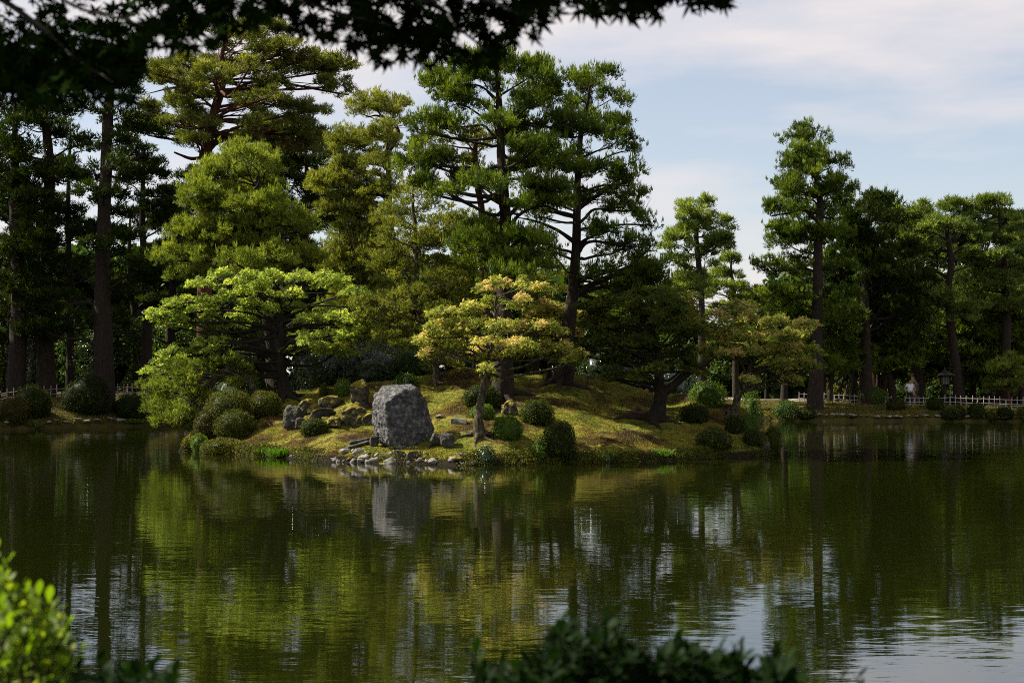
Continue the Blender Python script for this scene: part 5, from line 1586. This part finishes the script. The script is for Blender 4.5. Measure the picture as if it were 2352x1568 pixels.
# ------------------------------------------------------------------ the photographer's bank: maple overhead, shrubs below
def maple_leaf_mesh(name, seed):
    """seven pointed lobes with deep notches, slightly cupped"""
    r = random.Random(seed)
    V = [(0, 0, 0)]
    angs = [-128, -88, -45, 0, 45, 88, 128]
    lens = [.34, .62, .88, 1.0, .88, .62, .34]
    ring = []
    for i, (a_, l_) in enumerate(zip(angs, lens)):
        l_ *= r.uniform(.9, 1.08)
        a1 = math.radians(a_ + r.uniform(-4, 4))
        for da, k_ in ((-13, .50), (0, 1.0), (13, .50)):
            an = a1 + math.radians(da)
            ring.append((math.sin(an) * l_ * k_ * .5, math.cos(an) * l_ * k_ * .5, -.06 * (l_ * k_) ** 2 + r.uniform(-.01, .01)))
        if i < 6:
            an = math.radians((a_ + angs[i + 1]) / 2)
            ring.append((math.sin(an) * .15, math.cos(an) * .15, .008))
    V += ring
    F = [(0, i, i + 1) for i in range(1, len(ring))]
    V += [(-.006, -.02, 0), (.006, -.02, 0), (.012, -.45, -.02), (-.0, -.45, -.02)]
    b_ = len(ring) + 1
    F += [(0, b_, b_ + 1), (b_, b_ + 3, b_ + 1), (b_ + 3, b_ + 2, b_ + 1)]
    return np.array(V), np.array(F)


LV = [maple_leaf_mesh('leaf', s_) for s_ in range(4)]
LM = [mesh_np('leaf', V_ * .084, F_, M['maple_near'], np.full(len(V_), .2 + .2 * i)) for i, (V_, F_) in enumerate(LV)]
# lower outline of the dark canopy in the picture
OU = [-80, 0, 60, 110, 160, 210, 260, 300, 325, 330, 355, 390, 440, 500, 545, 600, 640, 690, 740, 790, 840, 880, 930, 985, 1040, 1090, 1140, 1175, 1205, 1245, 1262, 1300, 1340, 1400, 1450, 1510, 1560, 1610, 1650, 1690]
OV = [250, 245, 250, 225, 235, 240, 222, 232, 205, 130, 100, 105, 118, 85, 72, 66, 72, 70, 88, 105, 118, 150, 138, 150, 158, 165, 150, 115, 80, 90, 40, 28, 36, 30, 40, 44, 26, 22, 14, -8]
tx, ty = 2.3, .6
tz = gh(tx, ty)
mro = root('maple_tree', 'nearby maple whose black silhouetted leafy boughs hang across the top of the picture', 'tree', (tx, ty, tz))
P_, R_ = smooth_path([(tx, ty, tz - .1), (tx + .05, ty, tz + 1.2), (tx - .15, ty + .2, tz + 2.6), (tx - .9, ty + 1.0, 4.55), (tx - 2.2, ty + 2.0, 4.9), (tx - 4.0, ty + 2.6, 4.95)], [.20, .15, .13, .09, .06, .03], 6, .05)
Vt, Ft = tube(P_, R_, 12, .1)
link('trunk', mesh_np('trunk', Vt, Ft, M['bark_maple'], smooth=True, origin=(tx, ty, tz)), mro)


def near_twig(pts, r0):
    P_, R_ = smooth_path(pts, np.linspace(r0, .002, len(pts)), 5, .02, seed=int(abs(pts[0][0]) * 10))
    V_, F_ = tube(P_, R_, 5)
    link('branch', mesh_np('branch', V_, F_, M['hair'], smooth=True, origin=(tx, ty, tz)), mro)  # near-black material puts the canopy shade into the twigs


spots = []
tries = 0
while len(spots) < 300 and tries < 20000:      # the leaves that draw the outline
    tries += 1
    u = RR.uniform(-40, 1690)
    vb = np.interp(u, OU, OV)
    if u > 330 and RR.random() < .0:
        continue
    v = vb + 2 - abs(RR.gauss(0, 1)) * (46 if u > 330 else 60)
    if v < -40:
        continue
    spots.append((u, v))
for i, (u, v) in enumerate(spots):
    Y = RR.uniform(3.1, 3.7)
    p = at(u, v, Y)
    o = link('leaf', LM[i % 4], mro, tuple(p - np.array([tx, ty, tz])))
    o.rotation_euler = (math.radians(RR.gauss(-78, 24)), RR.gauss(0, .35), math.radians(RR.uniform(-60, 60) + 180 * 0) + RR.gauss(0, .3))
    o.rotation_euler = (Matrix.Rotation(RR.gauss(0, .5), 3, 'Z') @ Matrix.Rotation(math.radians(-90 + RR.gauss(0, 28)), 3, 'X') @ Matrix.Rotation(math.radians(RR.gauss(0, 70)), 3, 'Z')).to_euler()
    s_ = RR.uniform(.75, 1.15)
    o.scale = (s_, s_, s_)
for (a_, b_) in [((-200, -60), (330, 60)), ((300, -60), (900, 60)), ((700, -50), (1250, 60)), ((1100, -50), (1660, 2)), ((-100, -20), (260, 190)), ((900, 0), (1120, 120))]:
    A, B = at(*a_, 3.6), at(*b_, 3.4)
    near_twig([A, (A * 2 + B) / 3 + [0, 0, .04], (A + 2 * B) / 3 + [0, 0, .03], B], .012)


def leaf_mass(P, size, mesh_i=None):
    N = len(P)
    Vs, Fs, o_ = [], [], 0
    out = []
    idx = rng.integers(0, 4, N)
    for k_ in range(4):
        V0, F0 = LV[k_]
        Pk = P[idx == k_]
        n_ = len(Pk)
        ax = rng.normal(size=(n_, 3)) * .8 + np.array([0, .35, 1.0])
        w_ = unit(ax)
        a_ = unit(np.cross(w_, rng.normal(size=(n_, 3))))
        b2 = np.cross(w_, a_)
        s_ = size * rng.uniform(.8, 1.15, (n_, 1, 1))
        V = Pk[:, None, :] + s_ * (V0[None, :, 0:1] * a_[:, None, :] + V0[None, :, 1:2] * b2[:, None, :] + V0[None, :, 2:3] * w_[:, None, :])
        F = F0[None] + (np.arange(n_) * len(V0))[:, None, None]
        out.append((V.reshape(-1, 3), F.reshape(-1, 3), np.repeat(rng.random(n_), len(V0))))
    return cat_(out)


P = []
while len(P) < 5200:                               # denser leaves behind and above the outline
    u = RR.uniform(-150, 1700)
    vb = np.interp(u, OU, OV)
    v = vb - 34 - abs(RR.gauss(0, 1)) * 80
    if u > 330:
        # small holes where the sky glints through
        if vnoise(np.array([u / 26.0, v / 26.0, 2.0])) >.30 and v > -10:
            continue
        if RR.random() < .35:
            continue
    if v < -120:
        continue
    P.append(at(u, v, RR.uniform(3.4, 4.6)))
P = np.array(P)
N = 9000                                           # unseen crown above the frame, shaped to keep sun off the leaves
qx, qy = rng.uniform(-2.9, 2.6, N), rng.uniform(.6, 7.5, N)
qz = CAM_Z + .275 * np.maximum(qy, 5.0) + .15 + rng.random(N) * 1.1
k_ = ~((qx < -1.45 - .3 * (qy - 3.5)) & (qy < 5.2) & (qx < -1.3))  # gap shaped to let sun through to the corner shrub
Q = np.stack([qx, qy, qz], -1)[k_]
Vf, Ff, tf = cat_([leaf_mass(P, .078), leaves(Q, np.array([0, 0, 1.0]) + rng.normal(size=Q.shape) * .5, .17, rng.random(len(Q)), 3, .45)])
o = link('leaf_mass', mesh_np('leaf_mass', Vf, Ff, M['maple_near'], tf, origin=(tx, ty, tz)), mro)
o['kind'] = 'stuff'
TRIS[0] += len(Ff)


def leaf_blade_mesh(name, mat, tint):
    """obovate evergreen leaf with a folded midrib, 1 m long"""
    n_ = 5
    V, F = [], []
    for i in range(n_ + 1):
        t = i / n_
        w_ = .02 + .19 * math.sin(math.pi * min(1, t ** 1.35 * .98 + .01))
        V += [(-w_, t, .05 * math.sin(t * 3) + .03), (0, t, .05 * math.sin(t * 3)), (w_, t, .05 * math.sin(t * 3) + .03)]
    for i in range(n_):
        a_ = i * 3
        F += [(a_, a_ + 1, a_ + 4, a_ + 3), (a_ + 1, a_ + 2, a_ + 5, a_ + 4)]
    return np.array(V), np.array(F)


BV, BF = leaf_blade_mesh('l', None, 0)


def near_shrub(label, tips, mat, yb, base_uv, nmax, ll, rows=7, extra=0, region=None):
    """tips: (u,v,Y) of shoots; each shoot carries a rosette of leaves"""
    bx, by_ = (base_uv[0] - UC) * yb / FP, yb
    bz = gh(bx, by_)
    ro = root('evergreen_shrub', label, 'shrub', (bx, by_, bz))
    org = np.array([bx, by_, bz])
    lms = [mesh_np('leaf', BV * ll, BF, M[mat], np.full(len(BV), t_), smooth=True) for t_ in (.1, .35, .6, .9)]
    cnt = 0
    masses = []
    stems = []
    for ti, (u, v, Y) in enumerate(tips):
        tip = at(u, v, Y)
        below = tip + np.array([RR.uniform(-.05, .05), RR.uniform(-.03, .03), -RR.uniform(.10, .16)])
        stems.append(tube(*smooth_path([below + np.array([RR.uniform(-.08, .08), 0, -.25]), below, tip], [.006, .004, .002], 4), 5))
        for k_ in range(rows + 4):
            t_ = k_ / (rows + 3)
            p = tip * t_ + below * (1 - t_)
            az = k_ * 2.4 + RR.random()
            el = math.radians(RR.uniform(25, 55) + 25 * t_)
            d = Vector((math.cos(az) * math.cos(el), math.sin(az) * math.cos(el), math.sin(el)))
            q = d.to_track_quat('Y', 'Z')
            s_ = RR.uniform(.7, 1.1)
            if cnt < nmax:
                o = link('leaf', lms[RR.randrange(4)], ro, tuple(p - org))
                o.rotation_euler = q.to_euler()
                o.scale = (s_, s_, s_)
                cnt += 1
            else:
                m_ = np.array(q.to_matrix())
                masses.append((BV * ll * s_) @ m_.T + p)
    # inner leaves
    for _ in range(extra):
        u, v = RR.uniform(region[0], region[1]), 0
        vt = np.interp(u, [t[0] for t in sorted(tips)], [t[1] for t in sorted(tips)])
        v = vt + 14 + abs(RR.gauss(0, 1)) * 80
        p = at(u, v, RR.uniform(yb - .15, yb + .35))
        q = Vector((RR.gauss(0, 1), RR.gauss(0, 1), RR.gauss(.5, .6))).normalized().to_track_quat('Y', 'Z')
        masses.append((BV * ll * RR.uniform(.7, 1.1)) @ np.array(q.to_matrix()).T + p)
    V_, F_ = join(stems)
    link('stem', mesh_np('stem', V_, F_, M['bark_maple'], smooth=True, origin=org), ro)
    trunkp = [(0, 0, -.05), (.05, .05, .4), (-.05, 0, .8), (0, 0, 1.1)]
    V_, F_ = tube(*smooth_path(trunkp, [.03, .02, .015, .008], 5), 6)
    link('stem', mesh_np('stem', V_, F_, M['bark_maple'], smooth=True), ro)
    if masses:
        V_ = np.concatenate(masses)
        F_ = (BF[None] + (np.arange(len(masses)) * len(BV))[:, None, None]).reshape(-1, 4)
        t_ = np.repeat(rng.random(len(masses)) * .6, len(BV))
        o = link('leaf_mass', mesh_np('leaf_mass', V_, F_, M[mat], t_, smooth=True, origin=org), ro)
        o['kind'] = 'stuff'
        TRIS[0] += 2 * len(F_)
    return ro


tl = [(-10, 1268, 2.5), (10, 1300, 2.5), (8, 1345, 2.45), (28, 1375, 2.5), (60, 1362, 2.5), (88, 1372, 2.55), (112, 1385, 2.5), (45, 1410, 2.4), (80, 1420, 2.45), (105, 1425, 2.5), (128, 1440, 2.5), (150, 1445, 2.5), (20, 1445, 2.35), (60, 1460, 2.4),
      (95, 1475, 2.4), (130, 1480, 2.45), (160, 1490, 2.5), (178, 1515, 2.5), (150, 1530, 2.4), (-20, 1400, 2.4)]
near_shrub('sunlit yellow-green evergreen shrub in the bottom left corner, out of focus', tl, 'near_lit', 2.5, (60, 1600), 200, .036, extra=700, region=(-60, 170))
tc_ = [(1092, 1510, 2.5), (1110, 1545, 2.5), (1150, 1540, 2.45), (1180, 1548, 2.5), (1215, 1530, 2.5), (1250, 1500, 2.5), (1272, 1468, 2.5), (1292, 1435, 2.5), (1312, 1425, 2.55), (1320, 1470, 2.5), (1345, 1490, 2.5), (1375, 1455, 2.5), (1392, 1430, 2.5),
       (1410, 1422, 2.55), (1425, 1470, 2.5), (1455, 1500, 2.5), (1480, 1512, 2.5), (1505, 1525, 2.5), (1530, 1490, 2.5), (1550, 1478, 2.5), (1572, 1480, 2.5), (1600, 1505, 2.5), (1625, 1500, 2.5), (1650, 1505, 2.5), (1680, 1505, 2.5), (1702, 1495, 2.5),
       (1715, 1540, 2.5), (1740, 1555, 2.5), (1775, 1515, 2.5), (1795, 1500, 2.5), (1820, 1550, 2.5), (1700, 1560, 2.4), (1600, 1545, 2.4), (1500, 1560, 2.4), (1400, 1520, 2.4), (1300, 1520, 2.4), (1930, 1572, 2.5), (1970, 1562, 2.5)]
near_shrub('dark evergreen shrub silhouetted at the bottom centre, out of focus', tc_, 'near_shaded', 2.5, (1450, 1650), 300, .040, extra=3200, region=(1090, 1830))
ts = [(180, 1545, 2.4), (230, 1535, 2.4), (290, 1548, 2.4), (350, 1538, 2.4), (400, 1560, 2.4)]
near_shrub('dark low shrub along the bottom edge beside the sunlit corner shrub', ts, 'near_shaded', 2.4, (290, 1650), 50, .040, extra=500, region=(150, 400))
print('TRIS all', TRIS[0])
